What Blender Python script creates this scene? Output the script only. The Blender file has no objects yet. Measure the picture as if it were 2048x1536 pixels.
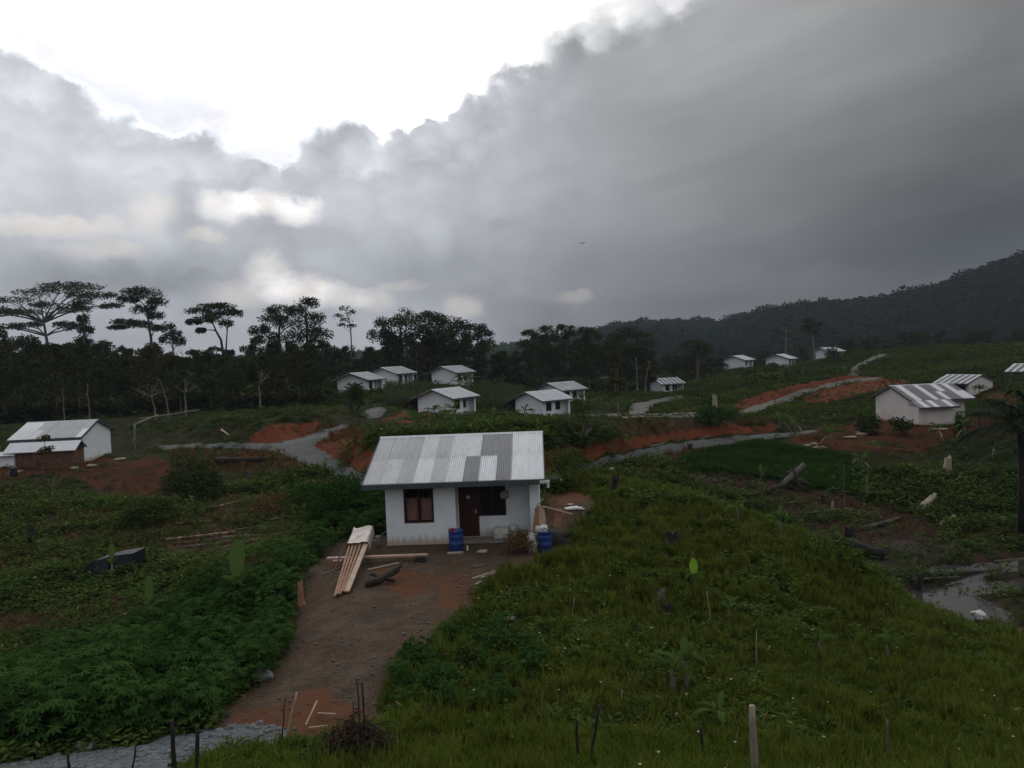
import bpy, math, random
import numpy as np
from mathutils import Matrix, Vector
R = math.radians
random.seed(7); rng = np.random.default_rng(7)
scene = bpy.context.scene
C = scene.collection

# ------------------------------------------------------------------ camera
F_PX, PITCH, ROLL = 1600.0, R(2.43), 0.040          # focal length in pixels of the 2048 px wide photograph
cp, sp, cr, sr = math.cos(PITCH), math.sin(PITCH), math.cos(ROLL), math.sin(ROLL)
FWD = np.array([0, cp, -sp]); UP0 = np.array([0, sp, cp]); RT0 = np.array([1.0, 0, 0])
RT = RT0*cr - UP0*sr; UP = UP0*cr + RT0*sr
cam_d = bpy.data.cameras.new('camera'); cam = bpy.data.objects.new('camera', cam_d); C.objects.link(cam)
cam_d.sensor_width = 36.0; cam_d.lens = F_PX/2048*36; cam_d.clip_end = 20000; cam_d.clip_start = 0.1
cam.matrix_world = Matrix(((RT[0], UP[0], -FWD[0], 0), (RT[1], UP[1], -FWD[1], 0), (RT[2], UP[2], -FWD[2], 0), (0, 0, 0, 1)))
scene.camera = cam
scene.view_settings.view_transform = 'Standard'; scene.view_settings.look = 'None'
scene.view_settings.exposure = 0.22; scene.view_settings.gamma = 1.0
scene.cycles.max_bounces = 6; scene.cycles.diffuse_bounces = 3; scene.cycles.transparent_max_bounces = 8
scene.cycles.volume_bounces = 0; scene.cycles.sample_clamp_indirect = 4.0

def ray(px, py):
    x = (px-1024)/F_PX; y = (768-py)/F_PX
    d = FWD + RT*x + UP*y
    return d/d[1]                                   # scaled so that its Y is 1: multiply by the distance
def proj(X, Y, Z):
    f = Y*FWD[1]+Z*FWD[2]
    f = np.maximum(f, 1e-3)
    x = (X*RT[0]+Y*RT[1]+Z*RT[2])/f; y = (X*UP[0]+Y*UP[1]+Z*UP[2])/f
    return 1024+x*F_PX, 768-y*F_PX

# ------------------------------------------------------------------ world: dusk sky, broken cloud deck
SUN_AZ, SUN_EL = -13.0, 24.0
world = bpy.data.worlds.new('World'); scene.world = world; world.use_nodes = True
wt = world.node_tree; wt.nodes.clear()
class NG:
    """tiny helper to write node maths as expressions"""
    def __init__(s, nt): s.nt = nt
    def node(s, t, **kw):
        n = s.nt.nodes.new(t)
        for k, v in kw.items(): setattr(n, k, v)
        return n
    def link(s, a, b): s.nt.links.new(a, b)
    def put(s, inp, v):
        if hasattr(v, 'is_output'): s.link(v, inp)
        else: inp.default_value = v
    def m(s, op, a, b=0.0, c=0.0, clamp=False):
        n = s.node('ShaderNodeMath', operation=op, use_clamp=clamp)
        s.put(n.inputs[0], a); s.put(n.inputs[1], b); s.put(n.inputs[2], c)
        return n.outputs[0]
    def add(s, a, b): return s.m('ADD', a, b)
    def sub(s, a, b): return s.m('SUBTRACT', a, b)
    def mul(s, a, b): return s.m('MULTIPLY', a, b)
    def sm(s, x, lo, hi, a=0.0, b=1.0):
        n = s.node('ShaderNodeMapRange', interpolation_type='SMOOTHSTEP')
        s.put(n.inputs[0], x); s.put(n.inputs[1], lo); s.put(n.inputs[2], hi); s.put(n.inputs[3], a); s.put(n.inputs[4], b)
        return n.outputs[0]
    def noise(s, vec, scale, detail=4.0, rough=0.55, dist=0.0):
        n = s.node('ShaderNodeTexNoise'); s.put(n.inputs['Vector'], vec)
        n.inputs['Scale'].default_value = scale; n.inputs['Detail'].default_value = detail
        n.inputs['Roughness'].default_value = rough; n.inputs['Distortion'].default_value = dist
        return n.outputs['Fac']
    def mix(s, f, a, b):
        n = s.node('ShaderNodeMix', data_type='RGBA')
        s.put(n.inputs[0], f)
        for i, v in ((6, a), (7, b)):
            if hasattr(v, 'is_output'): s.link(v, n.inputs[i])
            else: n.inputs[i].default_value = (v[0], v[1], v[2], 1)
        return n.outputs[2]
    def curve(s, x, pts, lo, hi):
        """piecewise curve: x in degrees lo..hi -> value"""
        xs = s.sm_lin(x, lo, hi)
        ys = [p[1] for p in pts]; y0, y1 = min(ys), max(ys) + 1e-6
        n = s.node('ShaderNodeFloatCurve'); cu = n.mapping.curves[0]
        P = [((p[0]-lo)/(hi-lo), (p[1]-y0)/(y1-y0)) for p in pts]
        cu.points[0].location = P[0]; cu.points[1].location = P[-1]
        for q in P[1:-1]: cu.points.new(*q)
        for q in cu.points: q.handle_type = 'VECTOR'
        n.mapping.update(); s.link(xs, n.inputs['Value'])
        return s.add(s.mul(n.outputs[0], y1-y0), y0)
    def sm_lin(s, x, lo, hi):
        n = s.node('ShaderNodeMapRange'); s.put(n.inputs[0], x); n.inputs[1].default_value = lo; n.inputs[2].default_value = hi
        return n.outputs[0]
g = NG(wt)
tc = g.node('ShaderNodeTexCoord'); vec = tc.outputs['Generated']
sepn = g.node('ShaderNodeSeparateXYZ'); g.link(vec, sepn.inputs[0])
vx, vy, vz = sepn.outputs
az = g.mul(g.m('ARCTAN2', vx, vy), 57.2958)         # compass angle, 0 = view axis, + right
el = g.mul(g.m('ARCSINE', vz), 57.2958)
# direction with squashed height so that cloud texture stretches level
cv = g.node('ShaderNodeCombineXYZ'); g.link(g.mul(az, 1/20.0), cv.inputs[0]); g.link(g.mul(el, 1/14.0), cv.inputs[1])
cvec = cv.outputs[0]
def azel(px, py):
    d = ray(px, py); d = d/np.linalg.norm(d)
    return math.degrees(math.atan2(d[0], d[1])), math.degrees(math.asin(d[2]))
n_big = g.noise(cvec, 1.3, 3.0, 0.5)
n_med = g.noise(cvec, 3.6, 6.0, 0.58, 0.35)
n_fin = g.noise(cvec, 9.0, 6.0, 0.62, 0.3)
# billows: rounded cells for cumulus edges
wv = g.node('ShaderNodeVectorMath', operation='ADD'); g.link(cvec, wv.inputs[0]); wc = g.node('ShaderNodeCombineXYZ'); g.link(g.mul(g.sub(n_med, .5), .30), wc.inputs[0]); g.link(g.mul(g.sub(n_fin, .5), .22), wc.inputs[1]); g.link(wc.outputs[0], wv.inputs[1])
vor = g.node('ShaderNodeTexVoronoi', feature='SMOOTH_F1'); g.link(wv.outputs[0], vor.inputs['Vector']); vor.inputs['Scale'].default_value = 8.0
vor.inputs['Smoothness'].default_value = 0.4
bil = vor.outputs['Distance']
edge_px = [(-400, 40), (-120, 75), (30, 118), (110, 150), (185, 195), (270, 232), (400, 278), (480, 305), (560, 345), (586, 330), (602, 270), (625, 246), (655, 240), (690, 246),
           (722, 262), (750, 300), (770, 296), (800, 275), (900, 225), (1000, 160), (1090, 110), (1200, 62), (1300, 25), (1400, -25), (1600, -150), (2100, -420), (2700, -600)]
ed = [azel(*p) for p in edge_px]
ed = [(-180, 30)] + [(-75, 30)] + ed + [(75, ed[-1][1]), (180, 34)]
edge = g.curve(az, ed, -180, 180)
d_el = g.sub(el, edge)                              # + above the edge of the deck = open bright sky
d_n = g.add(d_el, g.add(g.mul(g.sub(n_fin, 0.5), 1.7), g.add(g.mul(g.sub(0.40, bil), 1.7), g.mul(g.sub(n_med, 0.5), 0.8))))
# softness grows to the right, where the rim of the deck is diffuse
soft = g.sm(az, -3.0, 14.0, 0.36, 4.0)
hole = g.m('DIVIDE', d_n, soft); hole = g.sm(hole, -0.5, 0.9)
# brightness of the open part: burnt out round the hidden sun, pale blue-grey veil on the left
veil = g.sm(g.add(az, g.mul(g.sub(n_med, .5), 14)), -24.0, -13.0, 1.0, 0.0)
veil = g.mul(veil, g.sm(g.add(el, g.mul(g.sub(n_fin, .5), 6)), 15.0, 21.0, 1.0, 0.15))
veil2 = g.mul(g.sm(g.m('ABSOLUTE', g.sub(az, -16.0)), 2.0, 9.0, 1.0, 0.0), g.sm(el, 13.0, 18.0, 1.0, 0.0))
veil = g.m('MAXIMUM', veil, g.mul(veil2, 0.8))
# deck tone: grey value as a function of azimuth and height
def lin(v): v /= 255.0; return v/12.92 if v < .04045 else ((v+.055)/1.055)**2.4
tone = g.curve(az, [(-180, .42), (-80, .42), (-34, .72), (-20, .70), (-10, .64), (-2, .54), (3, .43), (9, .32), (16, .22), (24, .158), (32, .108), (60, .20), (100, .38), (180, .42)], -180, 180)
lowdark = g.sm(el, 1.0, 12.0, 0.70, 1.04)
hi_az = g.sm(az, 5.0, 20.0, 0.0, 1.0)
upbr = g.add(1.0, g.mul(g.mul(hi_az, g.sm(el, 8.0, 22.0, 0.0, 1.0)), 0.75))
tone = g.mul(g.mul(tone, lowdark), upbr)
streak = g.node('ShaderNodeCombineXYZ'); g.link(g.mul(g.add(az, g.mul(el, -1.1)), 1/30.0), streak.inputs[0]); g.link(g.mul(g.sub(el, g.mul(az, 0.16)), 1/7.0), streak.inputs[1])
n_st = g.noise(streak.outputs[0], 1.6, 4.0, 0.5)
contrast = g.sm(az, 0.0, 10.0, 0.85, 0.15)
tex = g.add(g.mul(g.sub(n_med, 0.5), g.mul(contrast, .62)), g.mul(g.sub(n_big, 0.5), 0.35))
near_edge = g.mul(g.sm(d_el, -6.0, -1.0, .35, 1.0), 1.0)
tex = g.add(tex, g.mul(g.mul(g.add(g.mul(g.sub(n_fin, 0.5), .45), g.mul(g.sub(.40, bil), .55)), contrast), near_edge))
tex = g.add(tex, g.mul(g.sub(n_st, 0.5), g.sm(az, 2.0, 14.0, 0.2, .85)))
tone = g.mul(tone, g.m('MAXIMUM', g.add(1.0, tex), 0.3))
# bright rim just under the edge on the left half
rim = g.mul(g.m('POWER', g.sm(d_n, -1.0, 0.1), 1.4), g.sm(az, -14.0, -5.0, 1.1, 0.12))
tone = g.add(tone, g.mul(rim, 0.45))
# shoulder of the second cloud bank on the left and gaps low down, each a blob at its own place in the sky
gaps = [(455, 412, 2.2, .9, .38), (530, 405, 2.4, .7, .36), (596, 424, 1.7, .9, .55), (300, 432, 1.6, 1.3, .13), (372, 430, 1.2, 2.2, -.16), (410, 470, 1.5, .4, .14), (540, 552, 2.0, 1.3, .42), (600, 578, 2.8, 1.1, .42), (690, 592, 2.6, .8, .34), (750, 604, 1.8, .6, .22), (480, 590, 2.6, .8, .22), (925, 612, 1.5, .8, .20), (1150, 594, 1.6, .4, .13),
        (870, 470, 1.2, 1.5, .10), (100, 452, 5.5, 0.6, .16), (210, 500, 3.0, .5, .12), (780, 575, 2.5, .3, .12), (560, 470, 5.0, 1.3, -.16), (350, 548, 9.0, 1.5, -.14), (100, 560, 9.0, 1.3, -.12), (1030, 640, 5., 1.2, -.06), (660, 285, 2.0, 1.2, -.12), (150, 380, 4.0, 1.2, -.06), (1900, 450, 9.0, 2.8, -.045), (1500, 560, 7.0, 1.0, .03), (860, 645, 8.0, 1.2, .09)]
jit1 = g.mul(g.sub(n_med, 0.5), 2.4); jit2 = g.mul(g.sub(n_fin, 0.5), 1.7)
warm = None
for (px, py, wa, we, amp) in gaps:
    a0, e0 = azel(px, py)
    if amp == 0: continue
    da = g.m('DIVIDE', g.sub(g.add(az, jit1), a0), wa*0.75); de = g.m('DIVIDE', g.sub(g.add(el, jit2), e0), we)
    r2 = g.add(g.mul(da, da), g.mul(de, de))
    r2 = g.add(r2, g.add(g.mul(g.sub(n_med, 0.5), 3.2), g.mul(g.sub(n_fin, 0.5), 2.4))) if amp > 0 else r2
    b = g.sm(r2, -0.5, 2.4, 1.0, 0.0)
    tone = g.add(tone, g.mul(b, amp))
    if amp > 0.1 and py > 380:
        warm = g.mul(b, 1.0) if warm is None else g.m('MAXIMUM', warm, b)
tone = g.m('MAXIMUM', tone, 0.03)
colA = g.mix(g.sm(az, -5, 25), (0.96, 0.99, 1.06), (1.0, 1.0, 1.0))
colA = g.mix(warm, colA, (1.05, 1.0, 0.96))
deck = g.node('ShaderNodeVectorMath', operation='SCALE'); g.link(colA, deck.inputs[0]); g.link(tone, deck.inputs['Scale'])
# open sky: the physical sky tinted with thin bright cloud
sky = g.node('ShaderNodeTexSky', sky_type='NISHITA'); sky.sun_disc = False
sky.sun_elevation = R(SUN_EL); sky.sun_rotation = R(SUN_AZ); sky.air_density = 1.0; sky.dust_density = 3.0
SKY_STRENGTH = 0.1
skyv = g.node('ShaderNodeVectorMath', operation='SCALE'); g.link(sky.outputs[0], skyv.inputs[0]); skyv.inputs['Scale'].default_value = 0.003
front = g.sm(g.m('ABSOLUTE', g.sub(az, SUN_AZ+4)), 26.0, 80.0, 1.0, 0.0)
front = g.mul(front, g.sm(el, 34.0, 75.0, 1.0, 0.0))
opn = g.add(g.mul(front, 0.75), 0.64)
opn = g.mul(opn, g.add(0.94, g.mul(g.sub(n_med, 0.5), 0.5)))
opn = g.mul(opn, g.sub(1.0, g.mul(veil, g.add(0.36, g.mul(g.sub(n_fin, 0.5), 0.6)))))
opn = g.mul(opn, g.add(g.sm(az, -36.0, -22.0, .80, 1.0), g.mul(g.sub(n_fin, .5), .25)))
ocol = g.mix(veil, (1.0, 1.0, 1.0), (0.93, 0.97, 1.10))
ocv = g.node('ShaderNodeVectorMath', operation='SCALE'); g.link(ocol, ocv.inputs[0]); g.link(opn, ocv.inputs['Scale'])
oadd = g.node('ShaderNodeVectorMath', operation='ADD'); g.link(ocv.outputs[0], oadd.inputs[0]); g.link(skyv.outputs[0], oadd.inputs[1])
fin = g.mix(hole, deck.outputs[0], oadd.outputs[0])
# overall level; below the horizon the ground's dim bounce
up = g.node('ShaderNodeVectorMath', operation='SCALE'); g.link(fin, up.inputs[0]); g.put(up.inputs['Scale'], g.sm(el, -8.0, -1.0, 0.25/SKY_STRENGTH, 1/SKY_STRENGTH))
bg = g.node('ShaderNodeBackground'); bg.inputs['Strength'].default_value = SKY_STRENGTH; g.link(up.outputs[0], bg.inputs['Color'])
wo = g.node('ShaderNodeOutputWorld'); g.link(bg.outputs[0], wo.inputs[0])

sun_d = bpy.data.lights.new('sun', 'SUN'); sun = bpy.data.objects.new('sun', sun_d); C.objects.link(sun)
sun_d.energy = 0.5; sun_d.angle = R(24); sun_d.color = (1.0, 0.95, 0.88)
sd = Vector((math.sin(R(SUN_AZ))*math.cos(R(SUN_EL)), math.cos(R(SUN_AZ))*math.cos(R(SUN_EL)), math.sin(R(SUN_EL))))
sun.rotation_euler = sd.to_track_quat('Z', 'Y').to_euler()

# ------------------------------------------------------------------ helpers: objects and meshes
def tag(o, label=None, cat=None, group=None, kind=None):
    if label: o['label'] = label
    if cat: o['category'] = cat
    if group: o['group'] = group
    if kind: o['kind'] = kind
    return o
def empty(name, loc=(0, 0, 0), rz=0.0):
    o = bpy.data.objects.new(name, None); C.objects.link(o); o.location = loc; o.rotation_euler = (0, 0, rz); o.empty_display_size = .3
    return o
def link_mesh(name, me, parent=None, loc=None):
    o = bpy.data.objects.new(name, me); C.objects.link(o)
    if parent is not None: o.parent = parent
    if loc is not None: o.location = loc
    return o
def mesh_np(name, V, Q, mat, tint=None, smooth=False):
    """V (n,3), Q (m,k) polygons of one size, or list of such arrays"""
    Qs = Q if isinstance(Q, list) else [Q]
    me = bpy.data.meshes.new(name)
    V = np.asarray(V, dtype=np.float32)
    me.vertices.add(len(V)); me.vertices.foreach_set('co', V.ravel())
    loops = np.concatenate([q.ravel() for q in Qs]).astype(np.int32)
    tot = np.concatenate([np.full(len(q), q.shape[1]) for q in Qs]).astype(np.int32)
    st = np.concatenate([[0], np.cumsum(tot)[:-1]]).astype(np.int32)
    me.loops.add(len(loops)); me.loops.foreach_set('vertex_index', loops)
    me.polygons.add(len(tot)); me.polygons.foreach_set('loop_start', st)
    if smooth: me.polygons.foreach_set('use_smooth', np.ones(len(tot), dtype=bool))
    if tint is not None:
        a = me.attributes.new('tint', 'FLOAT', 'POINT'); a.data.foreach_set('value', np.asarray(tint, dtype=np.float32))
    me.update(calc_edges=True)
    if mat: me.materials.append(mat)
    return me
class MB:
    """collects boxes, prisms, tubes and free polygons"""
    def __init__(s): s.v = []; s.f = []; s.t = []
    def poly(s, pts, t=0.5):
        n = len(s.v); s.v += [tuple(p) for p in pts]; s.t += [t]*len(pts); s.f.append(tuple(range(n, n+len(pts))))
    def box(s, a, b, t=0.5):
        (x0, y0, z0), (x1, y1, z1) = a, b; n = len(s.v)
        s.v += [(x0, y0, z0), (x1, y0, z0), (x1, y1, z0), (x0, y1, z0), (x0, y0, z1), (x1, y0, z1), (x1, y1, z1), (x0, y1, z1)]; s.t += [t]*8
        s.f += [tuple(n+i for i in q) for q in ((0, 3, 2, 1), (4, 5, 6, 7), (0, 1, 5, 4), (1, 2, 6, 5), (2, 3, 7, 6), (3, 0, 4, 7))]
    def beam(s, p, q, w, h, t=0.5, up=(0, 0, 1), taper=1.0):
        p, q = Vector(p), Vector(q); d = (q-p).normalized(); u = Vector(up)
        sx = d.cross(u); sx = sx.normalized() if sx.length > 1e-4 else Vector((1, 0, 0)); sz = sx.cross(d).normalized(); n = len(s.v)
        for c, k in ((p, 1.0), (q, taper)):
            for a, b in ((-1, -1), (1, -1), (1, 1), (-1, 1)): s.v.append(tuple(c+sx*(a*w/2*k)+sz*(b*h/2*k)))
        s.t += [t]*8
        s.f += [tuple(n+i for i in f) for f in ((3, 2, 1, 0), (4, 5, 6, 7), (0, 1, 5, 4), (1, 2, 6, 5), (2, 3, 7, 6), (3, 0, 4, 7))]
    def prism(s, pts, d, t=0.5):
        """extrude polygon pts by vector d"""
        n = len(s.v); k = len(pts); d = Vector(d)
        s.v += [tuple(p) for p in pts]+[tuple(Vector(p)+d) for p in pts]; s.t += [t]*(2*k)
        s.f.append(tuple(range(n+k-1, n-1, -1))); s.f.append(tuple(range(n+k, n+2*k)))
        for i in range(k): j = (i+1) % k; s.f.append((n+i, n+j, n+k+j, n+k+i))
    def tube(s, pts, rs, seg=7, t=0.5, cap=True, wob=0.0):
        pts = [Vector(p) for p in pts]; n0 = len(s.v)
        if not hasattr(rs, '__len__'): rs = [rs]*len(pts)
        ref = None
        for i, p in enumerate(pts):
            d = (pts[min(i+1, len(pts)-1)]-pts[max(i-1, 0)]).normalized()
            if ref is None:
                ref = Vector((1, 0, 0)) if abs(d.x) < .8 else Vector((0, 1, 0))
            a = (ref - d*ref.dot(d)).normalized(); ref = a; b = d.cross(a)
            for k in range(seg):
                an = 2*math.pi*k/seg; r = rs[i]*(1+random.uniform(-wob, wob))
                s.v.append(tuple(p+a*(math.cos(an)*r)+b*(math.sin(an)*r))); s.t.append(t)
        for i in range(len(pts)-1):
            for k in range(seg):
                a = n0+i*seg+k; b = n0+i*seg+(k+1) % seg
                s.f.append((a, b, b+seg, a+seg))
        if cap:
            s.f.append(tuple(range(n0+seg-1, n0-1, -1))); s.f.append(tuple(range(n0+(len(pts)-1)*seg, n0+len(pts)*seg)))
    def lathe(s, prof, seg=20, c=(0, 0, 0), t=0.5, cap=True):
        n0 = len(s.v)
        for r, z in prof:
            for k in range(seg):
                an = 2*math.pi*k/seg; s.v.append((c[0]+r*math.cos(an), c[1]+r*math.sin(an), c[2]+z)); s.t.append(t)
        for i in range(len(prof)-1):
            for k in range(seg):
                a = n0+i*seg+k; b = n0+i*seg+(k+1) % seg; s.f.append((a, b, b+seg, a+seg))
        if cap:
            s.f.append(tuple(range(n0+seg-1, n0-1, -1))); s.f.append(tuple(range(n0+(len(prof)-1)*seg, n0+len(prof)*seg)))
    def mesh(s, name, mat, smooth=False):
        me = bpy.data.meshes.new(name); me.from_pydata(s.v, [], s.f)
        a = me.attributes.new('tint', 'FLOAT', 'POINT'); a.data.foreach_set('value', s.t)
        me.materials.append(mat)
        if smooth: me.polygons.foreach_set('use_smooth', [True]*len(me.polygons))
        return me
    def build(s, name, mat, parent=None, loc=None, smooth=False): return link_mesh(name, s.mesh(name, mat, smooth), parent, loc)
def copy_tree(o, parent=None):
    c = o.copy(); C.objects.link(c); c.parent = parent
    for ch in o.children: copy_tree(ch, c)
    return c

# ------------------------------------------------------------------ noise in numpy
_perm = rng.random((256, 256))
def vnoise(x, y, seed=0):
    x = np.asarray(x)+seed*17.31; y = np.asarray(y)+seed*9.77
    xi = np.floor(x).astype(int); yi = np.floor(y).astype(int); fx = x-xi; fy = y-yi
    fx = fx*fx*(3-2*fx); fy = fy*fy*(3-2*fy)
    a = _perm[xi & 255, yi & 255]; b = _perm[(xi+1) & 255, yi & 255]; c = _perm[xi & 255, (yi+1) & 255]; d = _perm[(xi+1) & 255, (yi+1) & 255]
    return (a*(1-fx)+b*fx)*(1-fy)+(c*(1-fx)+d*fx)*fy
def fbm(x, y, oct=4, seed=0):
    s = 0; a = .5; t = 0
    for i in range(oct): s = s+a*vnoise(x*2**i, y*2**i, seed+i*3); t += a; a *= .55
    return s/t
def inpoly(px, py, poly):
    px = np.asarray(px); py = np.asarray(py); r = np.zeros(px.shape, bool); n = len(poly)
    for i in range(n):
        x0, y0 = poly[i]; x1, y1 = poly[(i+1) % n]
        if y0 == y1: continue
        c = ((y0 > py) != (y1 > py)) & (px < (x1-x0)*(py-y0)/(y1-y0)+x0)
        r ^= c
    return r

# ------------------------------------------------------------------ materials
def mat_new(name):
    m = bpy.data.materials.new(name); m.use_nodes = True; nt = m.node_tree
    return m, NG(nt), nt.nodes['Principled BSDF']
def mat(name, c1, c2=None, scale=3.0, rough=0.8, detail=5, metallic=0.0, tint=None, bump=0.0, bscale=None, spec=0.3, coords='Object', lo=.3, hi=.7, dirt=None, splash=None):
    m, g, b = mat_new(name)
    t = g.node('ShaderNodeTexCoord').outputs[coords]
    c2 = c2 or c1
    f = g.sm(g.noise(t, scale, detail, .6), lo, hi)
    col = g.mix(f, c1, c2)
    if tint:
        a = g.node('ShaderNodeAttribute', attribute_name='tint'); col = g.mix(a.outputs['Fac'], col, tint) if len(tint) == 3 else col
    if dirt:
        dc, ds, dl, dh = dirt
        col = g.mix(g.sm(g.noise(t, ds, 6, .7), dl, dh), col, dc)
    if splash:                                       # mud thrown up by the rain, and runs below the sills
        se = g.node('ShaderNodeSeparateXYZ'); g.link(t, se.inputs[0])
        mp = g.node('ShaderNodeMapping'); g.link(t, mp.inputs[0]); mp.inputs['Scale'].default_value = (5, 5, .6)
        hgt = g.add(se.outputs[2], g.mul(g.sub(g.noise(mp.outputs[0], 1.5, 6, .7), .5), -.9))
        col = g.mix(g.mul(g.sm(hgt, .02, .42, 1.0, 0.0), .75), col, splash)
        col = g.mix(g.mul(g.sm(g.noise(mp.outputs[0], 2.6, 6, .7), .56, .8), .35), col, (.40, .38, .35))
    g.link(col, b.inputs['Base Color']); b.inputs['Roughness'].default_value = rough; b.inputs['Metallic'].default_value = metallic
    b.inputs['Specular IOR Level'].default_value = spec
    if bump:
        bn = g.node('ShaderNodeBump'); bn.inputs['Strength'].default_value = bump; bn.inputs['Distance'].default_value = .05
        g.link(g.noise(t, bscale or scale*4, 5, .6), bn.inputs['Height']); g.link(bn.outputs[0], b.inputs['Normal'])
    return m
def leafmat(name, c1, c2, trans=0.25, rough=0.5, c3=None):
    """c1..c2 by the per-leaf tint attribute, with c3 for the odd yellow or dead leaf"""
    m, g, b = mat_new(name); out = m.node_tree.nodes['Material Output']
    a = g.node('ShaderNodeAttribute', attribute_name='tint').outputs['Fac']
    col = g.mix(g.sm_lin(a, 0.0, 0.9), c1, c2)
    if c3: col = g.mix(g.sm(a, .93, .96), col, c3)
    m.node_tree.nodes.remove(b); b = g.node('ShaderNodeBsdfDiffuse'); g.link(col, b.inputs['Color'])
    tr = g.node('ShaderNodeBsdfTranslucent'); g.link(col, tr.inputs[0])
    mx = g.node('ShaderNodeMixShader'); mx.inputs[0].default_value = trans
    g.link(b.outputs[0], mx.inputs[1]); g.link(tr.outputs[0], mx.inputs[2]); g.link(mx.outputs[0], out.inputs[0])
    return m
M = {}
M['wall'] = mat('whitewash', (.76, .80, .83), (.68, .72, .75), 1.2, .8, bump=.12, bscale=18, dirt=((.45, .38, .32), .9, .62, .85), splash=(.34, .24, .17))
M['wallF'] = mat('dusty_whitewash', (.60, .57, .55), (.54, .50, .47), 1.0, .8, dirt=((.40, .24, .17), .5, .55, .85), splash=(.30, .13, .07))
M['concrete'] = mat('rough_concrete', (.24, .23, .21), (.14, .13, .12), 3, .9, bump=.4)
M['fascia'] = mat('slate_blue_paint', (.06, .075, .09), (.045, .055, .065), 2, .6)
M['frame'] = mat('dark_brown_paint', (.035, .018, .015), (.025, .013, .011), 4, .5)
M['door'] = mat('maroon_door_paint', (.055, .016, .013), (.04, .012, .010), 2, .45)
M['curtain'] = mat('pink_curtain', (.46, .28, .25), (.32, .17, .16), 5, .9)
M['steel'] = mat('dull_steel', (.5, .5, .5), (.4, .4, .4), 4, .35, metallic=.8)
M['pvc'] = mat('white_pvc', (.6, .6, .6), (.5, .5, .5), 4, .5)
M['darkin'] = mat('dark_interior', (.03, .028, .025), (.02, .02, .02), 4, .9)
M['blue'] = mat('blue_plastic', (.012, .045, .20), (.01, .035, .16), 3, .38, spec=.5, dirt=((.05, .06, .08), 3, .6, .8))
M['red'] = mat('red_plastic', (.35, .02, .03), (.3, .02, .03), 3, .4)
M['sack'] = mat('white_woven_sack', (.55, .54, .52), (.40, .39, .37), 6, .8, dirt=((.12, .12, .14), 3.5, .55, .68))
M['sheet'] = mat('pale_plastic_sheet', (.40, .35, .33), (.27, .21, .19), 9, .5, dirt=((.25, .2, .2), 5, .6, .75))
M['wood'] = mat('sawn_wood', (.30, .155, .095), (.20, .10, .06), 6, .75)
M['woodpale'] = mat('pale_sawn_wood', (.46, .33, .25), (.33, .23, .17), 6, .75)
M['woodgrey'] = mat('weathered_wood', (.17, .145, .12), (.09, .075, .06), 5, .9, bump=.5)
M['bark'] = mat('grey_bark', (.10, .09, .075), (.05, .045, .038), 1.5, .95, bump=.5)
M['barkpale'] = mat('pale_bark', (.19, .16, .13), (.09, .085, .07), 1.2, .95)
M['barkdark'] = mat('dark_wet_bark', (.035, .028, .022), (.018, .015, .012), 3, .9, bump=.6)
M['char'] = mat('charred_wood', (.015, .014, .013), (.03, .028, .027), 4, .9, bump=.6)
M['stumpcut'] = mat('pale_cut_wood', (.34, .30, .22), (.22, .19, .14), 5, .85, bump=.4)
M['tarp'] = mat('black_tarpaulin', (.010, .013, .017), (.02, .025, .03), 3, .6, spec=.2, bump=1.0, bscale=5)
M['stone'] = mat('road_stone', (.30, .32, .34), (.14, .15, .16), 1.0, .85, coords='Generated')
M['plank'] = mat('rough_red_planks', (.16, .08, .05), (.09, .045, .03), 3, .9)

# corrugated zinc; tint = how bright and new each sheet is
def zinc(name, warm=1.0, bright=1.0):
    m, g, b = mat_new(name)
    a = g.node('ShaderNodeAttribute', attribute_name='tint').outputs['Fac']
    t = g.node('ShaderNodeTexCoord').outputs['Object']
    stretch = g.node('ShaderNodeMapping'); g.link(t, stretch.inputs[0]); stretch.inputs['Scale'].default_value = (3.0, .7, 1.0)
    n = g.noise(stretch.outputs[0], 2.0, 6, .65)
    v = g.add(g.mul(a, .44*bright), .15*bright); v = g.mul(v, g.add(.80, g.mul(n, .4)))
    col = g.node('ShaderNodeCombineColor'); g.link(g.mul(v, 1.0*warm), col.inputs[0]); g.link(g.mul(v, 1.03), col.inputs[1]); g.link(g.mul(v, 1.09), col.inputs[2])
    stain = g.sm(g.noise(stretch.outputs[0], 1.3, 8, .75), .50, .80)
    c = g.mix(g.mul(stain, .45), col.outputs[0], (.16, .15, .14))
    g.link(c, b.inputs['Base Color']); b.inputs['Metallic'].default_value = .55
    g.link(g.sub(.62, g.mul(a, .18)), b.inputs['Roughness'])
    return m
M['zinc'] = zinc('corrugated_zinc'); M['zincF'] = zinc('dusty_corrugated_zinc', 1.05, .82)
# window glass: dark, glossy
m, g_, b_ = mat_new('window_glass'); b_.inputs['Base Color'].default_value = (.012, .014, .016, 1); b_.inputs['Roughness'].default_value = .06
b_.inputs['Alpha'].default_value = .30; M['glass'] = m
m, g_, b_ = mat_new('dark_window_glass'); b_.inputs['Base Color'].default_value = (.012, .014, .016, 1); b_.inputs['Roughness'].default_value = .12; b_.inputs['Specular IOR Level'].default_value = .3; M['glassd'] = m

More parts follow.
